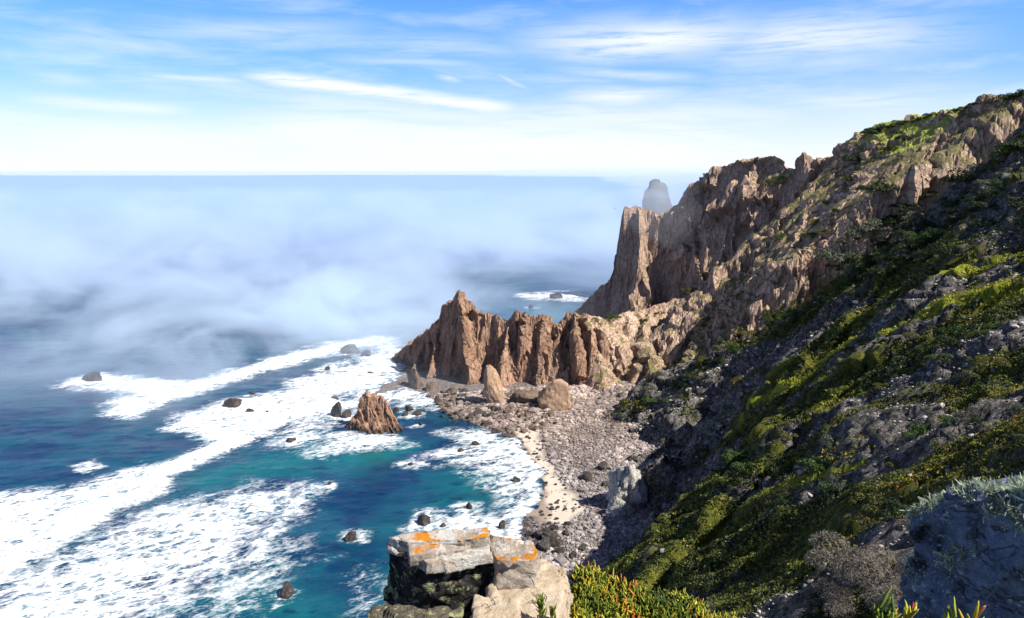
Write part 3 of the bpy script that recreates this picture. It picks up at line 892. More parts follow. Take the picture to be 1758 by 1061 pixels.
fcol = n.mix(n.sstep(n2, .38, .6), (.58, .68, .74), (.80, .83, .85))
foamb = n.pbsdf(fcol, .9, n.bump(n.math('ADD', nz, n.math('MULTIPLY', lac, .3)), .6, .8), .1)
n.out(n.n('ShaderNodeMixShader', {0: fm, 1: water, 2: foamb}).outputs[0])
me.materials.append(m)
tag(link('sea', me), 'deep blue and teal sea with bands of white surf', 'sea', kind='structure')


# ------------------------------------------------------------------ rocks
def ico(sub):
    bm = bmesh.new()
    bmesh.ops.create_icosphere(bm, subdivisions=sub, radius=1.0)
    co = np.array([v.co[:] for v in bm.verts])
    fa = np.array([[v.index for v in f.verts] for f in bm.faces])
    bm.free()
    return co, fa


ICO = {k: ico(k) for k in (1, 3, 4, 5)}


def rock_co(seed, sub=3, planes=13, rough=.10, flat=.66):
    r_ = np.random.default_rng(seed)
    co, fa = ICO[sub]
    d = co / np.linalg.norm(co, axis=1, keepdims=True)
    pn = r_.normal(size=(planes, 3))
    pn /= np.linalg.norm(pn, axis=1, keepdims=True)
    h = r_.uniform(flat, 1.0, planes)
    dots = d @ pn.T
    rr = np.where(dots > .05, h / np.maximum(dots, .05), 9).min(1)
    rr = np.minimum(rr, 1.25)
    v = d * rr[:, None]
    s = seed * 3.1
    v = v * (1 + rough * fbm(v[:, 0] * 2.2 + s, v[:, 1] * 2.2, v[:, 2] * 2.2, 4, seed)[:, None] * 2)
    if sub >= 4:
        v = v + d * (facets(v[:, 0] * 3 + s, v[:, 1] * 3, v[:, 2] * 3, seed) * rough * 1.4)[:, None]
    return v, fa


def rock_mesh(name, seed, mat, sub=3, scale=(1, 1, 1), **kw):
    v, fa = rock_co(seed, sub, **kw)
    return raw_mesh(name, v * np.array(scale), fa, 3, mat, smooth=sub >= 4)


PROTO_DARK = [rock_mesh('rock', 500 + k, M_DARKROCK) for k in range(6)]
PROTO_BROWN = [rock_mesh('rock', 520 + k, M_BROWNROCK) for k in range(6)]


def put_rock(name, me, x, y, z, sx, sy, sz, rz, label, cat, group=None, tilt=0.0):
    o = link(name, me)
    o.location = (x, y, z)
    o.scale = (sx, sy, sz)
    o.rotation_euler = (tilt, tilt * .6, rz)
    return tag(o, label, cat, group)


# the sea stack: a small height field of its own, tilted beds
stk = Field(-78, -34, 276, 322, 0.17)
SC = [(590, 742, 299, 2.0, 2.0), (600, 722, 300, 2.2, 2.0), (612, 706, 301, 2.6, 2.2), (621, 682, 302, 3.0, 2.4), (631, 666, 303, 2.8, 2.6), (638, 674, 302.5, 2.6, 2.4), (652, 679, 302, 2.2, 1.9), (662, 690, 301, 2.0, 1.8), (676, 712, 299, 2, 1.7), (692, 737, 297, 2, 1.7)]
sb = [[(631, 668, 302.6, 2.4, 2.6), (640, 700, 298, 2.2, 2.2), (655, 735, 292, 2, 2)], [(655, 682, 301, 2, 2), (672, 715, 296, 1.8, 1.8), (682, 742, 292, 1.6, 1.6)], [(618, 700, 300, 2.2, 2.2), (622, 720, 297, 2, 2), (640, 745, 291.5, 1.8, 1.8)]]
wx = fbm(stk.X / 4, stk.Y / 4, oct=3, seed=151) * .5
stk.Z = ridge_max(stk.X + wx, stk.Y + wx * .5, [crest_pts(SC)] + [crest_pts(b) for b in sb], -6)
stk.Z += (rfbm((stk.X * .8 + stk.Z * .55) / 3.0, stk.Y / 9, oct=2, seed=153) - .6) * 1.6
co, st = rock_push(stk, [(5, .8, 'f'), (2, .3, 'f'), (.8, .1, 'f')], 600, (1, .6, .6))
c_, f2, _ = compact(co.reshape(-1, 3), grid_faces(*stk.X.shape, stk.Z > -2))
tag(link('sea_stack', raw_mesh('sea_stack', c_, f2, 4, M_STACK, False)), 'large wedge-shaped brown sea stack with slanting beds standing in the surf', 'sea stack')

for k, (px, py, w, h, i, lab) in enumerate(SEA_ROCKS):
    x, y, _ = atz(px, py)
    s = math.hypot(y, 100) / FOC
    wm, hm = w * s, h * s / .93
    brown = (22 <= k <= 24)
    put_rock('sea_rock', (PROTO_BROWN if brown else PROTO_DARK)[i], x, y + wm * .2, hm * .2, wm * .44, wm * .36, hm * .7, random.uniform(0, 6), lab, 'rock', 'rocks standing in the sea', .15)

# hero rocks on the beach
def bz(x, y):
    return float(bch.sample(x, y))


def hero(name, px, py, ztop_px, width, depth, seed, mat, label, cat, tilt=(0, 0, 0), sub=5, **kw):
    """a rock whose foot shows at (px,py) on the beach"""
    x, y, _ = atz(px, py, 3.0)
    z0 = bz(x, y)
    s = y / CP / FOC
    H = (py - ztop_px) * s / .95
    v, fa = rock_co(seed, sub, **kw)
    v = v * np.array([width * s * .5, depth * s * .5, H * .62])
    me = raw_mesh(name, v, fa, 3, mat, True)
    o = link(name, me)
    o.location = (x, y + depth * s * .35, z0 + H * .42)
    o.rotation_euler = tilt
    return tag(o, label, cat)


hero('leaning_slab', 848, 690, 634, 30, 22, 41, M_SLAB, 'tall leaning tan slab standing on the dark boulders before the ridge', 'boulder', (0, R(-12), 0), planes=9, flat=.8, rough=.03)
hero('rock_block', 955, 703, 660, 58, 34, 44, M_SLAB, 'wide blocky tan rock at the right end of the ridge foot', 'boulder', (0, R(6), R(-15)), planes=10, flat=.8, rough=.04)
hero('low_rock', 905, 692, 668, 70, 30, 47, M_BROWNROCK, 'low pinkish rubble rock between the leaning slab and the wide block', 'boulder', (0, 0, 0), planes=18, rough=.09)
hero('pale_outcrop', 1078, 872, 795, 68, 60, 52, M_PALE, 'big pale grey outcrop rising from the pebbles at the foot of the hillside', 'boulder', (0, R(10), R(20)), planes=8, flat=.62, rough=.10)
hero('pale_boulder', 1066, 884, 856, 44, 30, 55, M_PALE, 'smaller pale grey boulder lying in front of the big pale outcrop', 'boulder', (0, R(-8), 0), planes=12, rough=.05)

BIG = [(945, 918, 28, 0), (935, 932, 30, 1), (925, 912, 18, 2), (955, 928, 22, 3), (962, 940, 18, 4), (918, 925, 16, 5), (950, 902, 16, 0), (972, 912, 14, 1), (938, 908, 16, 2), (910, 908, 14, 3), (975, 895, 12, 4), (1000, 938, 14, 5), (1005, 905, 10, 1), (984, 950, 14, 2)]
for px, py, w, i in BIG:
    x, y, _ = atz(px, py, 2.2)
    s = y / CP / FOC
    put_rock('boulder', PROTO_DARK[i], x, y, bz(x, y) + w * s * .18, w * s * .55, w * s * .5, w * s * .42, random.uniform(0, 6), 'dark boulder in the pile on the beach just above the foreground ledge', 'boulder', 'dark boulders piled above the ledge')
for px, py, w, i, lab in [(1035, 800, 22, 1, 'dark boulder on the pebbles up and left of the big pale outcrop'), (1008, 815, 20, 2, 'brown boulder on the pebbles left of the dark one near the pale outcrop'), (1040, 828, 14, 3, 'small dark boulder touching the shadow side of the big pale outcrop')]:
    x, y, _ = atz(px, py, 3)
    s = y / CP / FOC
    put_rock('boulder', PROTO_DARK[i], x, y, bz(x, y) + w * s * .2, w * s * .5, w * s * .5, w * s * .4, i, lab, 'boulder')


def in_px(x, y, z):
    yy = y * CP - (z - EYE) * SP
    zz = y * SP + (z - EYE) * CP
    return 879 + FOC * x / yy, 530.5 - FOC * zz / yy


# strewn stones on the sand and the dark boulder field at the ridge foot
cnt = 0
while cnt < 48:
    px, py = random.uniform(890, 1010), random.uniform(745, 905)
    x, y, _ = atz(px, py, 1.5)
    if float(poly_sd(np.array([x]), np.array([y]), SAND)[0]) < -2 or float(poly_sd(np.array([x]), np.array([y]), poly)[0]) < 1:
        continue
    s = random.uniform(.25, .7) * (1.5 if random.random() < .12 else 1)
    put_rock('stone', PROTO_DARK[random.randrange(6)], x, y, bz(x, y) + s * .25, s, s * .9, s * .7, random.uniform(0, 6), 'small dark stone lying on the pale sand strip', 'stone', 'dark stones strewn over the sand')
    cnt += 1
cnt = 0
BF = np.array([atz(*p, 1.0)[:2] for p in [(745, 690), (760, 668), (830, 672), (930, 690), (960, 710), (930, 740), (880, 748), (830, 735), (770, 720), (750, 708)]])
while cnt < 150:
    x = random.uniform(BF[:, 0].min(), BF[:, 0].max()); y = random.uniform(BF[:, 1].min(), BF[:, 1].max())
    if float(poly_sd(np.array([x]), np.array([y]), BF)[0]) < 0:
        continue
    s = random.uniform(.7, 1.9) * (1.5 if random.random() < .1 else 1)
    left = x < at(870, 700, y)[0]
    put_rock('boulder', (PROTO_DARK if left and random.random() < .75 else PROTO_BROWN)[random.randrange(6)], x, y, max(bz(x, y), -.1) + s * .22, s, s * .85, s * .65, random.uniform(0, 6),
             'dark brown boulder in the rubble field at the foot of the ridge', 'boulder', 'boulders at the foot of the ridge')
    cnt += 1


# pebbles: one mesh of many small stones
def stones(name, pts, sizes, cols, mat):
    co, fa = ICO[1]
    N = len(pts)
    r_ = np.random.default_rng(5)
    v = co[None] * (1 + r_.uniform(-.22, .22, (N, len(co), 1)))
    v = v * np.stack([r_.uniform(.8, 1.25, N), r_.uniform(.7, 1.1, N), r_.uniform(.5, .8, N)], -1)[:, None, :]
    a = r_.uniform(0, 6.28, N)
    cs, sn_ = np.cos(a)[:, None], np.sin(a)[:, None]
    vx, vy = v[..., 0] * cs - v[..., 1] * sn_, v[..., 0] * sn_ + v[..., 1] * cs
    v = np.stack([vx, vy, v[..., 2]], -1) * sizes[:, None, None] + pts[:, None, :]
    f = fa[None] + (np.arange(N) * len(co))[:, None, None]
    me = raw_mesh(name, v.reshape(-1, 3), f.reshape(-1, 3), 3, mat, False)
    add_attr(me, 'tint', np.repeat(cols, len(co), 0), 'FLOAT_COLOR')
    return me


m, n = new_mat('pebble_stone')
p = n.n('ShaderNodeTexCoord').outputs['Object']
n.out(n.pbsdf(n.mix(n.noise(p, 3, 4, .6), n.attr('tint', 'Color'), n.mix(1.0, n.attr('tint', 'Color'), (.6, .58, .56), 'MULTIPLY')), .85, None, .2))
M_PEB = m
N = 60000
x = rng.uniform(-40, 75, N); y = rng.uniform(130, 345, N)
bd = poly_sd(x, y, poly); sdv = poly_sd(x, y, SAND)
px_, py_ = in_px(x, y, 2.0)
ok = (bd > .6) & ((sdv < -1.5) | (rng.random(N) < .06)) & (py_ < 1061) & (py_ > 655) & (px_ > 735)
ok &= hill.sample(x, y) < bch.sample(x, y) + 2.5
x, y, bd = x[ok], y[ok], bd[ok]
sz = np.clip(np.exp(rng.normal(size=len(x)) * .42 - 1.0), .12, 1.1) * (1 + .5 * fbm(x / 9, y / 9, oct=3, seed=190)) * (1 + .5 * sm(y, 270, 330)) * np.where(rng.random(len(x)) < .06, 1.7, 1)
pz = bch.sample(x, y) + sz * .15
g0 = (rng.uniform(.45, 1.4, len(x)) * (1 + .5 * fbm(x / 14, y / 10, oct=3, seed=191)))[:, None]
warm = sm(y, 235, 300)[:, None]
tc_ = (np.array([.33, .30, .295]) * (1 - warm) + np.array([.37, .305, .27]) * warm) * g0
tc_ = tc_ * (1 - .55 * sm(bd, 7, 1.5))[:, None]
print('pebbles', len(x))
tag(link('pebbles', stones('pebbles', np.stack([x, y, pz], -1), sz, tc_, M_PEB)), 'grey and pinkish pebbles covering the beach', 'pebbles', kind='stuff')

# loose stones on the hillside
N = 40000
x = rng.uniform(20, 130, N); y = rng.uniform(55, 300, N)
vg = Field.__new__(Field); vg.x, vg.y, vg.step, vg.Z = hill.x, hill.y, hill.step, veg
ok = rng.random(N) < (1 - vg.sample(x, y)) ** 1.5 * 1.1
x, y = x[ok], y[ok]
sz = rng.uniform(.06, .30, len(x)) * np.where(rng.random(len(x)) < .06, 2.2, 1) * (.55 + y / 330)
z = hill.sample(x, y) + sz * .3
tc_ = np.array([.42, .40, .37]) * rng.uniform(.5, 1.35, len(x))[:, None]
tag(link('scree', stones('scree', np.stack([x, y, z], -1), sz, tc_, M_PEB)), 'pale loose stones scattered over the hillside', 'stones', kind='stuff')


# ------------------------------------------------------------------ plants
def leaves(centers, outward, size, r_, aspect=.45):
    """one bent leaf (two triangles as a quad) per centre"""
    N = len(centers)
    nrm = outward + r_.normal(size=(N, 3)) * .7
    nrm /= np.linalg.norm(nrm, axis=1, keepdims=True)
    t = np.cross(nrm, r_.normal(size=(N, 3)))
    t /= np.linalg.norm(t, axis=1, keepdims=True)
    b = np.cross(nrm, t)
    s = (size * r_.uniform(.6, 1.3, N))[:, None]
    q = np.stack([centers - t * s, centers + b * s * aspect, centers + t * s + nrm * s * .3, centers - b * s * aspect], 1)
    return q.reshape(-1, 3)


def bush_pts(r_, n, lobes=7, flat=.75):
    lc = r_.normal(size=(lobes, 3)) * np.array([.45, .45, .22])
    lc[:, 2] = np.abs(lc[:, 2]) + .25
    lr = r_.uniform(.3, .55, lobes)
    k = r_.integers(0, lobes, n)
    d = r_.normal(size=(n, 3))
    d /= np.linalg.norm(d, axis=1, keepdims=True)
    d[:, 2] = np.abs(d[:, 2]) * .9 - .15
    rad = lr[k] * r_.uniform(.55, 1.08, n) ** .5
    return lc[k] + d * rad[:, None] * np.array([1, 1, flat]), d


def bush_mesh(name, seed, mat, n=700, size=.085, lobes=7):
    r_ = np.random.default_rng(seed)
    p_, d = bush_pts(r_, n, lobes)
    q = leaves(p_, d, size, r_)
    return raw_mesh(name, q, np.arange(len(q)), 4, mat, False)


BUSH = [[bush_mesh('shrub', 700 + 10 * i + k, m_, 900, .075) for k in range(3)] for i, m_ in enumerate(M_SHRUB)]
LANDS = [hill, head, bch]


def shrub(px, py, w, kind, label, group=None, fields=None):
    h_ = hit(px, py, fields or LANDS)
    if h_ is None:
        print('no ground for shrub', px, py)
        return
    x, y, z = h_
    s = math.sqrt(x * x + y * y + (z - EYE) ** 2) / FOC * w * .72
    o = link('shrub', BUSH[kind][random.randrange(3)])
    o.location = (x, y, z - .12 * s)
    o.scale = (s, s * .95, s * random.uniform(.8, 1.05))
    o.rotation_euler = (0, 0, random.uniform(0, 6.28))
    return tag(o, label, 'shrub', group)


NAMED = [
    (1345, 815, 50, 0, 'dark shrub on the shaded flank above the lit stony crest at centre right'),
    (1262, 790, 36, 1, 'round green shrub on the blue shaded slope above the pale crest'),
    (1285, 812, 34, 1, 'green shrub just below the round green shrub on the shaded slope'),
    (1290, 832, 26, 2, 'grey-green shrub under the pair of green shrubs on the shaded slope'),
    (1200, 775, 18, 1, 'small green shrub on the bare shaded slope near the pale outcrop'),
    (1156, 768, 24, 0, 'small dark shrub low on the rib above the pale outcrop'),
    (1165, 805, 16, 0, 'lone dark shrub in the bluish bare slope right of the pale outcrop'),
    (1430, 860, 60, 0, 'large dark shrub with a grey top beside the deep shadow'),
    (1428, 838, 26, 2, 'small pale grey shrub topping the large dark shrub'),
    (1392, 805, 48, 1, 'broad green shrub at the upper end of the lit stony crest'),
    (1510, 872, 40, 3, 'olive shrub on the stony bank left of the lichen boulder'),
    (1540, 888, 44, 0, 'dark hollow shrub beside the lichen boulder'),
    (1465, 280, 26, 0, 'dark round shrub on the tan slope near the headland top'),
    (1512, 332, 46, 0, 'large dark shrub in the gully below the headland'),
    (1548, 245, 30, 0, 'dark round shrub in the bright green patch below the skyline'),
    (1520, 262, 24, 0, 'small dark shrub left of the bright green patch'),
    (1382, 409, 20, 1, 'round green shrub at the right foot of the headland cliff'),
    (1325, 318, 24, 1, 'shrub clinging to the upper headland cliff face'),
    (1465, 408, 34, 2, 'grey-green shrub in the valley beside the near slope'),
    (1430, 452, 44, 2, 'spreading grey-green shrub in the valley bottom'),
    (1500, 234, 28, 0, 'dark shrub on the skyline shoulder left of the green patch'),
    (1052, 548, 20, 1, 'small shrub on the spur where the ridge meets the headland'),
    (1085, 705, 34, 3, 'olive shrub at the foot of the green spur beside the beach'),
    (1065, 715, 24, 0, 'dark shrub at the edge of the pebbles below the green spur'),
    (1120, 692, 30, 1, 'green shrub halfway along the green spur'),
    (1255, 870, 40, 0, 'dark shrub sunk in shadow left of the pale crest'),
    (1185, 505, 20, 3, 'olive tuft on the ledge under the headland buttress'),
    (1268, 515, 18, 3, 'olive tuft on the flat knob below the headland'),
]
for a in NAMED:
    shrub(*a)
random.seed(21)
# dark shrubs along the shaded upper slope
for k in range(70):
    t = random.random()
    px = 1440 + 318 * t + random.uniform(-20, 20)
    py = (455 - 200 * t) + random.uniform(-20, 130) * (0.4 + .6 * t)
    if px > 1757: px = 1750
    shrub(px, py, random.uniform(14, 40), random.choice([0, 0, 0, 1, 0, 2]), 'dark shrub among many on the shaded upper right slope', 'shrubs on the shaded upper slope')
for k in range(45):
    t = random.random()
    px = 1130 + 330 * t + random.uniform(-8, 22)
    py = (655 - 205 * t) + random.uniform(4, 40)
    shrub(px, py, random.uniform(10, 24), random.choice([0, 0, 1, 3]), 'small dark shrub along the near edge of the valley', 'shrubs along the valley edge')
for k in range(60):
    px = random.uniform(1250, 1757); py = random.uniform(560, 1000)
    if px > 1560 and py > 780: continue
    shrub(px, py, random.uniform(12, 34), random.choice([0, 1, 2, 3, 3]), 'low shrub among the ground cover of the lit middle slope', 'shrubs on the middle slope')
for k in range(40):
    px = random.uniform(1320, 1560); py = random.uniform(270, 560)
    h_ = hit(px, py, LANDS)
    if h_ is None or h_[1] < 300: continue
    shrub(px, py, random.uniform(7, 18), random.choice([1, 2, 3, 2]), 'small shrub scattered in the valley behind the near slope', 'shrubs in the valley')
for k in range(34):
    px = random.uniform(1020, 1240); py = random.uniform(540, 690)
    h_ = hit(px, py, LANDS)
    if h_ is None or h_[1] < 300: continue
    shrub(px, py, random.uniform(6, 14), random.choice([1, 3, 3]), 'small olive shrub on the slope under the headland', 'shrubs under the headland')
for k in range(26):
    t = k / 25
    px = 1500 + 258 * t; py = 218 - 62 * t + 9
    shrub(px, py, random.uniform(9, 20), 0, 'dark shrub in the fringe along the skyline', 'shrubs along the skyline')

# ground cover: one mesh of leaf clumps
gr = Field.__new__(Field); gr.x, gr.y, gr.step, gr.Z = hill.x, hill.y, hill.step, grass
grass_at = gr.sample
N = 230000
Yc = 45 * (300 / 45) ** rng.random(N)
xs = rng.uniform(.05, .78, N) * Yc
ok = rng.random(N) < np.clip(np.maximum(vg.sample(xs, Yc) * 1.7 - .45, np.clip(grass_at(xs, Yc), 0, 1) * .8), 0, 1)
xs, Yc = xs[ok], Yc[ok]
gr = Field.__new__(Field); gr.x, gr.y, gr.step, gr.Z = hill.x, hill.y, hill.step, grass
gv = gr.sample(xs, Yc)
zc = hill.sample(xs, Yc)
K = 8
N = len(xs)
rad = (.11 + .0024 * Yc) * rng.uniform(.5, 1.7, N)
d = rng.normal(size=(N, K, 3)); d /= np.linalg.norm(d, axis=2, keepdims=True)
d[..., 2] = np.abs(d[..., 2])
cen = np.stack([xs, Yc, zc + rad * .25], -1)[:, None, :] + d * rad[:, None, None] * rng.uniform(.5, 1.0, (N, K, 1)) * np.array([1, 1, .7])
pal = np.array([[.02, .035, .010], [.05, .075, .016], [.11, .135, .025], [.22, .24, .03], [.30, .22, .035], [.24, .12, .03], [.17, .19, .13]])
wgt = fbm(xs / 13, Yc / 13, oct=3, seed=160)
pi = np.clip(np.round(1.7 + wgt * 3.0 + rng.normal(size=N) * .9), 0, 5).astype(int)
pi = np.where(rng.random(N) < .08, 6, pi)
cc = pal[pi]
yl = np.array([.42, .44, .04])
cc = cc * (1 - gv[:, None] * .85) + yl * gv[:, None] * .85
cc = cc * rng.uniform(.7, 1.25, N)[:, None]
q = leaves(cen.reshape(-1, 3), d.reshape(-1, 3), np.repeat(rad * .42, K), rng)
me = raw_mesh('ground_cover', q, np.arange(len(q)), 4, M_COVER, False)
add_attr(me, 'tint', np.repeat(cc, K * 4, 0), 'FLOAT_COLOR')
print('cover', N)
tag(link('ground_cover', me), 'low olive and yellow-green plants covering the hillside', 'ground cover', kind='stuff')

# grey dry bush, bottom right
def dry_bush(px, py, w, seed, label):
    h_ = hit(px, py, [hill])
    x, y, z = h_
    s = y / FOC * w * .6
    r_ = np.random.default_rng(seed)
    root = bpy.data.objects.new('dry_bush', None)
    C.objects.link(root)
    root.location = (x, y, z - .1 * s)
    tag(root, label, 'bush')
    p_, dd = bush_pts(r_, 7500, 12, .8)
    q = leaves(p_ * s, dd, .042 * s, r_, .22)
    f = link('foliage', raw_mesh('foliage', q, np.arange(len(q)), 4, M_DRY, False), root)
    tw = []
    for k in range(60):
        e = p_[k] * s * .86
        st_ = np.array([r_.normal() * .08 * s, r_.normal() * .08 * s, 0])
        mid = (st_ + e) / 2 + r_.normal(size=3) * .06 * s
        for a, b in ((st_, mid), (mid, e)):
            w_ = .006 * s
            tw += [a + [w_, 0, 0], a - [w_, 0, 0], b - [w_, 0, 0], b + [w_, 0, 0]]
    link('twigs', raw_mesh('twigs', np.array(tw), np.arange(len(tw)), 4, M_TWIG, False), root)


M_DRY = leaf_material('dry_leaves', (.09, .08, .068), (.27, .245, .20))
M_TWIG, n = new_mat('dry_twigs')
n.out(n.pbsdf(n.mix(n.noise(n.n('ShaderNodeTexCoord').outputs['Object'], 6, 3), (.10, .085, .07), (.2, .17, .14)), .9))
dry_bush(1480, 995, 140, 31, 'large grey dry bush on the slope left of the lichen boulder')
dry_bush(1545, 1045, 130, 32, 'tawny dry bush below and right of the large grey dry bush')
dry_bush(1425, 1050, 95, 33, 'greyish dry bush below and left of the large grey dry bush')

# ------------------------------------------------------------------ foreground rocks
def block_mesh(name, top, bottom, voxel, seed, amp, mat, soft=1):
    """a block between two outlines of equal count, remeshed and roughened"""
    bm = bmesh.new()
    t = [bm.verts.new(v) for v in top]
    b = [bm.verts.new(v) for v in bottom]
    bm.faces.new(t)
    bm.faces.new(list(reversed(b)))
    k = len(t)
    for i in range(k):
        bm.faces.new((t[(i + 1) % k], t[i], b[i], b[(i + 1) % k]))
    bmesh.ops.recalc_face_normals(bm, faces=bm.faces[:])
    me = bpy.data.meshes.new(name + '_cage')
    bm.to_mesh(me)
    bm.free()
    o = bpy.data.objects.new('cage', me)
    C.objects.link(o)
    md = o.modifiers.new('r', 'REMESH')
    md.mode = 'VOXEL'
    md.voxel_size = voxel
    if soft:
        ms = o.modifiers.new('s', 'SMOOTH')
        ms.factor = .5
        ms.iterations = soft
    dg = bpy.context.evaluated_depsgraph_get()
    m2 = bpy.data.meshes.new_from_object(o.evaluated_get(dg))
    bpy.data.objects.remove(o)
    bpy.data.meshes.remove(me)
    nv = len(m2.vertices)
    co = np.empty(nv * 3, np.float32)
    m2.vertices.foreach_get('co', co)
    nr = np.empty(nv * 3, np.float32)
    m2.vertices.foreach_get('normal', nr)
    co, nr = co.reshape(-1, 3).astype(float), nr.reshape(-1, 3)
    x, y, z = co.T
    dsp = amp * (facets(x * 3.2, y * 3.2, z * 5, seed) * 1.0 + facets(x * 8, y * 8, z * 12, seed + 20) * .45 + fbm(x * 14, y * 14, z * 14, 3, seed) * .25)
    co = co + nr * dsp[:, None]
    m2.vertices.foreach_set('co', co.astype(np.float32).ravel())
    m2.polygons.foreach_set('use_smooth', np.ones(len(m2.polygons), bool))
    m2.update()
    m2.name = name
    m2.materials.clear()
    m2.materials.append(mat)
    return m2


def lichen_rock(name, base, orange, white, black, green=0.0, spots=False):
    m, n = new_mat(name)
    p = n.n('ShaderNodeTexCoord').outputs['Object']
    nz = n.n('ShaderNodeSeparateXYZ', {0: n.n('ShaderNodeNewGeometry').outputs['Normal']}).outputs[2]
    a, b, f = n.noise(p, 2.2, 6, .65), n.noise(n.mapv(p, (1, 1, 1), (0, 0, 0), (7, 3, 1)), 3.5, 7, .68), n.noise(p, 16, 6, .7)
    c = n.mix(n.sstep(a, .3, .7), base[0], base[1])
    c = n.mix(n.math('MULTIPLY', n.sstep(f, .42, .7), .5), c, base[2])
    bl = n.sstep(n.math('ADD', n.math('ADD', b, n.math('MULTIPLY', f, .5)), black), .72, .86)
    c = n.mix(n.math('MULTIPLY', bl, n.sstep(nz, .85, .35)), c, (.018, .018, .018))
    wh = n.sstep(n.math('ADD', n.math('ADD', n.noise(n.mapv(p, (1, 1, 1), (0, 0, 0), (2, 9, 4)), 4.5, 7, .7), n.math('MULTIPLY', f, .4)), white), .78, .9)
    c = n.mix(wh, c, (.52, .52, .48))
    if green:
        gn = n.sstep(n.math('ADD', n.noise(n.mapv(p, (1, 1, 1), (0, 0, 0), (5, 1, 8)), 9, 6, .7), green), .6, .72)
        c = n.mix(gn, c, (.30, .34, .17))
    orr = n.sstep(n.math('ADD', n.noise(n.mapv(p, (1, 1, 1), (0, 0, 0), (1, 6, 3)), 3.0, 7, .66), orange), .60, .68)
    c = n.mix(n.math('MULTIPLY', orr, n.sstep(nz, .2, .6)), c, n.mix(f, (.42, .13, .01), (.60, .27, .015)))
    ln_ = n.math('ABSOLUTE', n.math('SUBTRACT', n.noise(n.mapv(p, (1, 1, 2.2), (.3, .2, .5), (3, 3, 3)), 1.3, 5, .6, .6), .5))
    crack = n.math('MULTIPLY', n.math('SUBTRACT', 1.0, n.sstep(ln_, 0, .012)), n.sstep(a, .42, .6))
    c = n.mix(n.math('MULTIPLY', crack, .8), c, (.04, .035, .03))
    if spots:
        for sc__, th in ((26, .30), (60, .32)):
            vo = n.n('ShaderNodeTexVoronoi', {'Vector': n.n('ShaderNodeVectorMath', {0: p, 1: n.n('ShaderNodeVectorMath', {0: n.n('ShaderNodeTexNoise', {'Vector': p, 'Scale': 30.0}).outputs[1], 1: (.03, .03, .03)}, operation='MULTIPLY').outputs[0]}, operation='ADD').outputs[0], 'Scale': float(sc__)})
            sp = n.math('MULTIPLY', n.sstep(vo.outputs[0], th, th - .12), n.sstep(n.n('ShaderNodeSeparateXYZ', {0: vo.outputs['Color']}).outputs[0], .45, .6))
            c = n.mix(n.math('MULTIPLY', sp, n.sstep(n.noise(p, 5, 4, .6), .38, .6)), c, (.42, .48, .52))
    gr_ = n.noise(p, 55, 4, .75)
    c = n.mix(n.math('MULTIPLY', n.sstep(gr_, .5, .68), .55), c, n.mix(1.0, c, (.35, .34, .32), 'MULTIPLY'))
    h = n.math('SUBTRACT', n.math('ADD', n.math('ADD', n.math('MULTIPLY', b, 1.0), n.math('MULTIPLY', f, .6)), n.math('MULTIPLY', gr_, .35)), n.math('MULTIPLY', crack, .5))
    n.out(n.pbsdf(c, .9, n.bump(h, .8, .06), .2))
    return m


GREY = ((.045, .038, .03), (.12, .10, .078), (.25, .22, .175))
CREAM = ((.40, .31, .21), (.52, .43, .31), (.60, .53, .42))
M_LEDGE = lichen_rock('ledge_rock', GREY, -.02, -.04, .2, .08)
M_RIM = lichen_rock('ledge_rim', ((.30, .26, .21), (.48, .43, .37), (.62, .58, .52)), .09, .12, -.2)
M_TOP = lichen_rock('ledge_top', ((.24, .20, .16), (.42, .37, .31), (.58, .52, .44)), .105, .06, -.1)
M_CREAM = lichen_rock('ledge_cream', CREAM, -.10, -.05, -.35)


def TP(px, py, z):
    return Vector(atz(px, py, z))


def ledge(name, top, z, drop, flare, voxel, seed, amp, mat, label):
    t = [TP(px, py, z + (dz[0] if dz else 0)) for px, py, *dz in top]
    cx = sum(v.x for v in t) / len(t)
    cy = sum(v.y for v in t) / len(t)
    b = [Vector((cx + (v.x - cx) * flare, cy + (v.y - cy) * flare, z - drop)) for v in t]
    me = block_mesh(name, t, b, voxel, seed, amp, mat)
    return tag(link(name, me), label, 'rock')


ledge('ledge_rock', [(664, 926), (700, 950), (730, 965), (848, 948), (840, 908), (760, 915)], 96.25, 2.4, 1.22, .02, 901, .045, M_LEDGE, 'dark lichen-covered foreground rock ledge with a black left flank')
ledge('rear_slab', [(662, 921), (702, 931), (842, 921), (838, 903), (750, 910)], 96.36, .16, 1.0, .017, 902, .02, M_RIM, 'pale slab with orange lichen on the back of the foreground ledge')
ledge('wedge_rock', [(700, 933), (703, 951), (797, 943), (808, 935)], 96.35, .14, 1.0, .015, 903, .018, M_TOP, 'flat wedge of pale rock with orange patches in the middle of the ledge top')
ledge('rim_slab', [(712, 951), (732, 965), (848, 947), (840, 937)], 96.31, .14, 1.02, .015, 908, .018, M_RIM, 'whitish rim of rock along the front edge of the ledge top')
ledge('lichen_block', [(842, 940), (852, 962), (916, 962), (926, 946), (914, 929), (846, 920)], 96.24, .9, 1.05, .02, 904, .03, M_TOP, 'grey block with one orange lichen patch at the right end of the ledge')
ledge('cream_slab', [(846, 965), (835, 1020), (850, 1090), (930, 1110), (960, 1050), (978, 985), (940, 958), (880, 962)], 95.95, 2.0, 1.1, .025, 905, .03, M_CREAM, 'smooth cream-coloured rock slab sloping in front of the ledge')
ledge('low_slab', [(815, 1020), (800, 1100), (905, 1120), (890, 1030)], 96.05, 1.4, 1.1, .025, 906, .02, M_CREAM, 'lowest cream rock slab at the bottom edge left of the succulents')
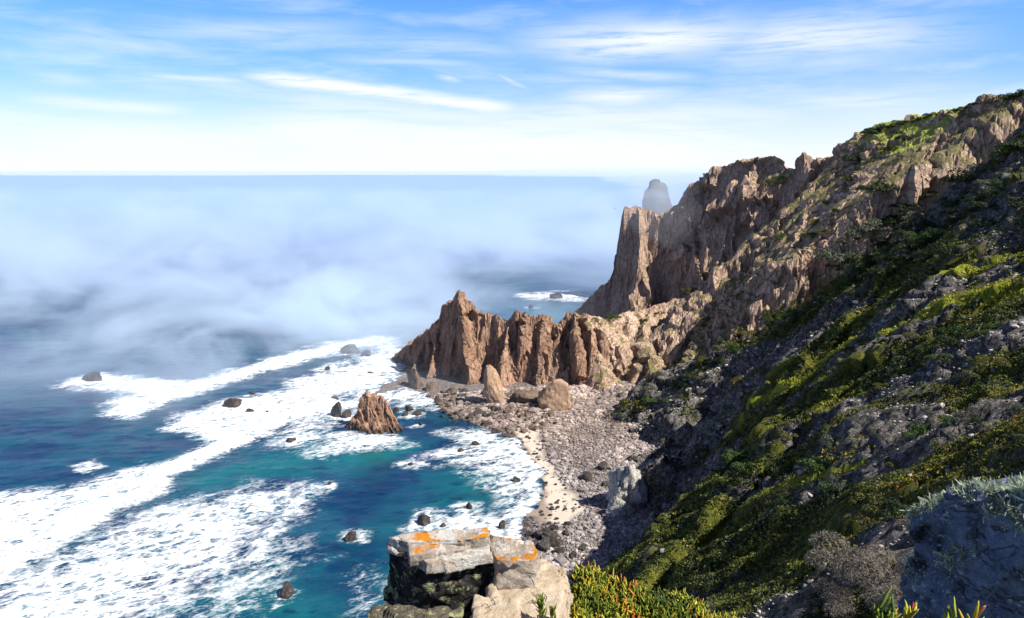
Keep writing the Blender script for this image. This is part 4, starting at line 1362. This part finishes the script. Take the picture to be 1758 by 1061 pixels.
ledge('shadow_rock', [(628, 1050), (640, 1110), (760, 1120), (800, 1050), (780, 1010), (690, 1020)], 95.75, 2.0, 1.15, .03, 907, .05, M_LEDGE, 'dark rock with orange stains in shade under the foreground ledge')

# big lichen boulder, bottom right
M_BOUL = lichen_rock('boulder_rock', ((.07, .10, .16), (.15, .20, .28), (.27, .33, .40)), -.5, -.04, -.06, -.04, True)  # grey rock; the blue of its shade is put into these base colours
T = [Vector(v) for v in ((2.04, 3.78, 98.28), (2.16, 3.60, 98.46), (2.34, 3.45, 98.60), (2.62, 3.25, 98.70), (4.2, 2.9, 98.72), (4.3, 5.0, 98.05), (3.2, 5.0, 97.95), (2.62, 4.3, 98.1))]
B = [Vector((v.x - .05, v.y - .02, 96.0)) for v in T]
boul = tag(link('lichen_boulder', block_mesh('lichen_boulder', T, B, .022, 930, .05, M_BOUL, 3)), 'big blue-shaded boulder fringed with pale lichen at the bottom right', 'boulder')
# lichen tufts: ribbons growing from the boulder's skin
me = boul.data
nv = len(me.vertices)
co = np.empty(nv * 3, np.float32); me.vertices.foreach_get('co', co); co = co.reshape(-1, 3).astype(float)
nr = np.empty(nv * 3, np.float32); me.vertices.foreach_get('normal', nr); nr = nr.reshape(-1, 3).astype(float)
pq = fbm(co[:, 0] * 5, co[:, 1] * 5, co[:, 2] * 5, 3, 77) + sm(co[:, 2], 98.2, 98.55) * .5 + sm(nr[:, 2], .2, .7) * .6 + sm(co[:, 0], 2.25, 1.95) * .35
wgt_ = np.clip(pq - .22, 0, None) ** 1.6 * ((co[:, 0] < 3.3) & (co[:, 1] < 4.7) & (co[:, 2] > 97.0))
pick = rng.choice(len(co), 1500, replace=False, p=wgt_ / wgt_.sum())
KT = 22
M_ = 1500 * KT
cb, cn = np.repeat(co[pick], KT, 0), np.repeat(nr[pick], KT, 0)
tsz = np.repeat(rng.uniform(.5, 1.35, 1500), KT)[:, None]
base = cb + rng.normal(size=(M_, 3)) * .007 * tsz
dr = cn * 1.0 + rng.normal(size=(M_, 3)) * .6 + np.array([0, 0, .25])
dr /= np.linalg.norm(dr, axis=1, keepdims=True)
sd_ = np.cross(dr, rng.normal(size=(M_, 3))); sd_ /= np.linalg.norm(sd_, axis=1, keepdims=True)
ln = rng.uniform(.010, .034, M_)[:, None] * tsz
w_ = ln * .13
bend = rng.normal(size=(M_, 3)) * .45 * ln
mid = base + dr * ln * .55 + bend * .3
tip = base + dr * ln + bend
q = np.stack([base - sd_ * w_, base + sd_ * w_, mid + sd_ * w_, mid - sd_ * w_, mid - sd_ * w_, mid + sd_ * w_, tip + sd_ * w_ * .5, tip - sd_ * w_ * .5], 1)
vv = q.reshape(-1, 3)
tt = np.repeat(np.array([.40, .48, .34]) * (np.repeat(rng.uniform(.55, 1.3, 1500), KT) * rng.uniform(.75, 1.2, M_))[:, None], 8, 0)
lm = raw_mesh('lichen_fringe', vv, np.arange(len(vv)), 4, M_COVER, False)
add_attr(lm, 'tint', tt, 'FLOAT_COLOR')
tag(link('lichen_fringe', lm, boul), kind='stuff')


# ------------------------------------------------------------------ succulents (finger-leaved mat)
def fingers(base, dirs, length, width, r_):
    N = len(base)
    side = np.cross(dirs, r_.normal(size=(N, 3))); side /= np.linalg.norm(side, axis=1, keepdims=True)
    up = np.cross(dirs, side)
    curve = (r_.normal(size=(N, 3)) * .12 + np.array([0, 0, .25])) * length[:, None]
    rings = []
    for t, w in ((0, .7), (.45, 1.0), (.85, .6)):
        c = base + dirs * (length * t)[:, None] + curve * t * t
        for k in range(3):
            a = 2.094 * k
            rings.append(c + (side * math.cos(a) + up * math.sin(a)) * (width * w)[:, None])
    tip = base + dirs * length[:, None] + curve
    v = np.stack(rings + [tip], 1)
    tri = []
    for r0 in (0, 3):
        for k in range(3):
            a, b = r0 + k, r0 + (k + 1) % 3
            tri += [(a, b, b + 3), (a, b + 3, a + 3)]
    for k in range(3):
        tri.append((6 + k, 6 + (k + 1) % 3, 9))
    tri = np.array(tri)
    f = tri[None] + (np.arange(N) * 10)[:, None, None]
    return v.reshape(-1, 3), f.reshape(-1, 3)


mat_px = [(985, 982), (1000, 968), (1050, 974), (1095, 995), (1140, 1003), (1185, 1025), (1215, 1042), (1260, 1052), (1300, 1075)]
# a low mound; its outline against the beach follows this world profile
prof = np.array([at(px, py + 8, 8.6) for px, py in mat_px])
N = 6500
u = rng.random(N)
ix = u * (len(prof) - 1)
i0 = ix.astype(int).clip(0, len(prof) - 2)
tp = prof[i0] + (prof[i0 + 1] - prof[i0]) * (ix - i0)[:, None]
v = rng.random(N) ** .85
bs = tp + np.stack([rng.normal(size=N) * .03 - v * .12, -v * 1.7, -v * .42 - .14 * v * v], -1)
bs[:, 2] += fbm(bs[:, 0] * 2.4, bs[:, 1] * 2.4, oct=2, seed=170) * .15
dr = np.stack([rng.normal(size=N) * .75, rng.normal(size=N) * .75 - .25, np.full(N, 1.0)], -1)
dr /= np.linalg.norm(dr, axis=1, keepdims=True)
vv, ff = fingers(bs - dr * .02, dr, rng.uniform(.055, .115, N), rng.uniform(.010, .016, N), rng)
pal = np.array([[.05, .10, .015], [.13, .19, .02], [.30, .33, .03], [.50, .42, .04], [.50, .18, .04], [.45, .04, .05]])
pk = fbm(bs[:, 0] * 3, bs[:, 1] * 3, oct=2, seed=171)
pi = np.clip(np.round(1.9 + pk * 3.2 + rng.normal(size=N) * 1.0), 0, 5).astype(int)
tcol = pal[pi] * rng.uniform(.75, 1.25, N)[:, None]
vt = np.repeat(tcol, 10, 0).reshape(N, 10, 3)
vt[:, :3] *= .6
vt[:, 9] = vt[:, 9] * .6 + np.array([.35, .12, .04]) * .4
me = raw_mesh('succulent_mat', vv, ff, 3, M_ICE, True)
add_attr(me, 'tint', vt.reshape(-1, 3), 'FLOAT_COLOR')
tag(link('succulent_mat', me), 'yellow-green and red finger-leaved succulents carpeting the bank right of the ledge', 'ground cover', kind='stuff')
# soil under the mat
gu, gv_ = np.meshgrid(np.linspace(0, 1, 60), np.linspace(0, 1, 40), indexing='ij')
ix = gu * (len(prof) - 1)
i0 = ix.astype(int).clip(0, len(prof) - 2)
tp = prof[i0] + (prof[i0 + 1] - prof[i0]) * (ix - i0)[..., None]
so = tp + np.stack([-gv_ * .12, -gv_ * 1.7, -gv_ * .42 - .14 * gv_ ** 2 - .04], -1)
so[..., 2] += fbm(so[..., 0] * 2.4, so[..., 1] * 2.4, oct=2, seed=170) * .15
back = so[:, :1] + np.array([0, .35, -1.6])
so = np.concatenate([back, so], 1)
so[:, 0, 1] += .1
me = raw_mesh('bank', so, grid_faces(so.shape[0], so.shape[1]), 4, M_HILL)
add_attr(me, 'veg', np.full(so.shape[0] * so.shape[1], .9)); add_attr(me, 'grass', np.zeros(so.shape[0] * so.shape[1]))
tag(link('bank', me), 'earth bank under the succulents', 'bank', kind='structure')


def sprig(px, py, Y, h, n_, seed, label, hue=1):
    r_ = np.random.default_rng(seed)
    x, y, z = at(px, py, Y)          # tip
    N = n_
    t = r_.random(N)
    bs = np.stack([r_.normal(size=N) * .012, r_.normal(size=N) * .012, t * h * .75], -1)
    dr = np.stack([r_.normal(size=N) * .55, r_.normal(size=N) * .55, np.full(N, 1.0)], -1)
    dr /= np.linalg.norm(dr, axis=1, keepdims=True)
    vv, ff = fingers(bs, dr, r_.uniform(.05, .085, N), r_.uniform(.006, .009, N), r_)
    root = bpy.data.objects.new('succulent', None)
    C.objects.link(root)
    root.location = (x, y, z - h)
    tag(root, label, 'succulent')
    me = raw_mesh('leaves', vv, ff, 3, M_ICE, True)
    tc2 = pal[r_.integers(0, 3, N) if hue else r_.integers(2, 6, N)] * r_.uniform(.7, 1.3, N)[:, None]
    add_attr(me, 'tint', np.repeat(tc2, 10, 0), 'FLOAT_COLOR')
    link('leaves', me, root)
    sv, sf = fingers(np.array([[0., 0, -.3]]), np.array([[0., 0, 1.]]), np.array([h * .6 + .2]), np.array([.006]), r_)
    ms = raw_mesh('stem', sv, sf, 3, M_TWIG, True)
    link('stem', ms, root)


sprig(930, 1022, 6.6, .22, 46, 61, 'dark green succulent sprig standing against the cream slab')
sprig(948, 1040, 6.6, .18, 30, 62, 'short succulent sprig right of the dark green one on the cream slab')
sprig(1516, 1030, 2.9, .16, 14, 63, 'green succulent sprig rising at the bottom edge left of the lichen boulder')
sprig(1530, 1042, 2.9, .14, 12, 64, 'small darker succulent sprig touching the right side of the green sprig')
sprig(1640, 1046, 2.7, .12, 8, 65, 'green succulent tip at the bottom edge under the lichen boulder')
sprig(1668, 1044, 2.7, .12, 8, 66, 'yellowish succulent tip right of the green one under the lichen boulder', 0)
sprig(1560, 1050, 3.0, .10, 30, 67, 'yellow succulent tuft at the foot of the lichen boulder', 0)

# ------------------------------------------------------------------ a gull
gb = bpy.data.objects.new('gull', None)
C.objects.link(gb)
gb.location = at(1055, 358, 290)
gb.rotation_euler = (R(25), R(38), R(20))
tag(gb, 'tiny dark gull in flight left of the headland tip', 'bird')
m, n = new_mat('gull_feathers')
n.out(n.pbsdf(n.mix(n.noise(n.n('ShaderNodeTexCoord').outputs['Object'], 8, 2), (.05, .05, .055), (.09, .09, .09)), .7))
v, fa = ICO[3]
bv = v * np.array([.14, .34, .13])
bv[:, 2] += np.where(bv[:, 1] > .2, .03, 0)
link('body', raw_mesh('body', bv, fa, 3, m), gb)
for sgn in (-1, 1):
    bm = bmesh.new()
    pts = [(.06, .12, .02), (.06, -.1, .02), (.4, .16, .16), (.4, -.06, .16), (.85, -.02, .08), (.8, -.14, .08)]
    tv = [bm.verts.new((sgn * a, b, c_ + .015)) for a, b, c_ in pts]
    lv = [bm.verts.new((sgn * a, b, c_ - .015)) for a, b, c_ in pts]
    for a, b, c_, d_ in ((0, 1, 3, 2), (2, 3, 5, 4)):
        bm.faces.new((tv[a], tv[b], tv[c_], tv[d_])); bm.faces.new((lv[d_], lv[c_], lv[b], lv[a]))
    for a, b in ((1, 0), (0, 2), (2, 4), (4, 5), (5, 3), (3, 1)):
        bm.faces.new((tv[a], tv[b], lv[b], lv[a]))
    bmesh.ops.recalc_face_normals(bm, faces=bm.faces[:])
    wm = bpy.data.meshes.new('wing')
    bm.to_mesh(wm); bm.free()
    wm.materials.append(m)
    link('wing', wm, gb)

# ------------------------------------------------------------------ fog
def fog_mat(name, dens, col):
    m, n = new_mat(name)
    v = n.n('ShaderNodeVolumePrincipled', {'Color': col + (1,), 'Density': dens, 'Anisotropy': 0.0}).outputs[0]
    n.out(None, v)
    return m


gx = np.r_[-30000, -12000, -5000, -2500, -1500, np.arange(-1000, 521, 10.0), 700, 1200, 2500, 6000, 14000, 30000]
gy = np.r_[np.arange(330, 1300, 10.0), np.arange(1300, 2600, 50), 3000, 4000, 6000, 10000, 18000, 34000]
X, Y = np.meshgrid(gx, gy, indexing='ij')
nb = fbm(X / 150, Y / 150, oct=3, seed=180)
nsm = fbm(X / 45, Y / 45, oct=3, seed=182)
front = 480 + nb * 80 + np.clip(X, -400, 100) * -.06
top = 68 * sm(Y, front, front + 800) * (1 + .22 * nb + .10 * nsm)


def blob(px, py, r, a, ry=None):
    x, y, _ = atz(px, py, 0)
    return a * np.exp(-((X - x) / r) ** 2 - ((Y - y) / (ry or r)) ** 2)


top -= blob(550, 440, 70, 16, 130) + blob(890, 480, 60, 14, 100) + blob(930, 520, 70, 12, 60)
top = top + nsm * 6 * sm(top, 2, 16)
top = np.where(X > -20, top * (1 - .9 * sm(Y, 470, 400)), top)
top = np.clip(top, -.6, 86) - .3 + 1.2 * sm(Y, 1200, 3000)
bot = np.full(X.shape, -1.2)
keep = top > -.5
ni, nj = X.shape
tv = np.stack([X, Y, np.maximum(top, -1.1)], -1).reshape(-1, 3)
bvv = np.stack([X, Y, bot], -1).reshape(-1, 3)
ft = grid_faces(ni, nj)
fb = ft[:, ::-1] + ni * nj
idx = np.arange(ni * nj).reshape(ni, nj)
rim = np.concatenate([idx[:, 0], idx[-1, 1:], idx[::-1, -1][1:], idx[0, ::-1][1:-1]])
sd2 = np.stack([np.roll(rim, -1), rim, rim + ni * nj, np.roll(rim, -1) + ni * nj], -1)
me = raw_mesh('fog_bank', np.concatenate([tv, bvv]), np.concatenate([ft, fb, sd2]), 4, fog_mat('fog', .0045, (.52, .70, 1.0)))
tag(link('fog_bank', me), 'low bank of white and blue sea fog lying over the ocean', 'fog', kind='stuff')


def wisp(px, py, Y, rx, ry, rz, dens, seed, label):
    v, fa = ICO[4]
    k = 1 + .55 * fbm(v[:, 0] * 1.6 + seed, v[:, 1] * 1.6, v[:, 2] * 1.6, 3, seed)
    me = raw_mesh('fog_wisp', v * k[:, None] * np.array([rx, ry, rz]), fa, 3, fog_mat('wisp', dens, (.80, .90, 1.0)))
    o = link('fog_wisp', me)
    o.location = at(px, py, Y)
    tag(o, label, 'fog', kind='stuff')


wisp(1165, 325, 560, 34, 40, 16, .007, 1, 'wisp of fog curling behind the headland shoulder')
wisp(1105, 352, 575, 40, 40, 12, .004, 2, 'wisp of fog between the headland tip and the far peak')
wisp(1150, 372, 440, 26, 16, 15, .004, 3, 'thin wisp of fog drifting over the headland notch')

# the nearer, torn part of the fog: one box of air whose density is noise
m, n = new_mat('torn_fog')
p = n.n('ShaderNodeTexCoord').outputs['Object']
q = n.n('ShaderNodeSeparateXYZ', {0: p})
den = n.math('MULTIPLY', n.sstep(n.math('ADD', q.outputs[1], n.math('MULTIPLY', q.outputs[0], -.12)), 400, 580), .55)
for px, py, rx, ry, k in ((400, 565, 120, 60, .9), (570, 545, 110, 60, .9), (250, 610, 90, 50, .4), (670, 555, 60, 50, .5), (180, 655, 70, 30, .35), (60, 720, 160, 70, .12), (60, 560, 120, 70, -.5), (550, 440, 70, 120, -.7), (200, 430, 160, 120, -.25), (890, 490, 70, 90, -.6), (940, 520, 70, 70, -.6)):
    x, y, _ = atz(px, py, 6)
    ex = n.math('DIVIDE', n.math('SUBTRACT', q.outputs[0], x), rx)
    ey = n.math('DIVIDE', n.math('SUBTRACT', q.outputs[1], y), ry)
    ga = n.math('MULTIPLY', n.math('EXPONENT', n.math('MULTIPLY', n.math('ADD', n.math('MULTIPLY', ex, ex), n.math('MULTIPLY', ey, ey)), -1.0)), k)
    den = n.math('ADD', den, ga)
den = n.math('MAXIMUM', den, 0.0)
nn_ = n.noise(n.mapv(p, (1, 1, 1.6)), .012, 5, .6, .9)
den = n.math('MULTIPLY', den, n.sstep(nn_, .41, .63))
ztop = n.math('MINIMUM', n.math('ADD', 34.0, n.math('MULTIPLY', n.math('SUBTRACT', q.outputs[1], 430.0), .06)), 82.0)
den = n.math('MULTIPLY', den, n.sstep(n.math('DIVIDE', q.outputs[2], ztop), 1.0, .1))
den = n.math('MULTIPLY', den, .034)
n.out(None, n.n('ShaderNodeVolumePrincipled', {'Color': (.72, .86, 1.0, 1), 'Density': den}).outputs[0])
bx0, bx1, by0, by1, bz0, bz1 = -1000, 160, 300, 1500, -1.3, 84
vv = [(x, y, z) for z in (bz0, bz1) for x, y in ((bx0, by0), (bx1, by0), (bx1, by1), (bx0, by1))]
o = link('torn_fog', raw_mesh('torn_fog', vv, [(3, 2, 1, 0), (4, 5, 6, 7), (0, 1, 5, 4), (1, 2, 6, 5), (2, 3, 7, 6), (3, 0, 4, 7)], 4, m, False))
tag(o, 'torn white fog drifting low over the breakers at left', 'fog', kind='stuff')
m.cycles.volume_step_rate = 1.0
S.cycles.volume_max_steps = 160


for k, (px, py, Y_, rx, rz, dn) in enumerate(((150, 297, 6500, 2200, 18, .0012), (520, 297, 8200, 2600, 24, .0009), (820, 297, 6000, 1500, 16, .0013), (1010, 296, 3200, 420, 17, .004), (1130, 302, 1500, 120, 19, .007), (330, 298, 4600, 1300, 12, .0014))):
    wisp(px, py, Y_, rx, rx * .6, rz, dn, 20 + k, ['broad fog hump on the far left horizon', 'broad fog hump on the horizon left of centre', 'low fog hump on the horizon at centre', 'small fog hump on the horizon left of the far peak', 'fog hump rising behind the far peak', 'low nearer fog hump in front of the far left horizon'][k])
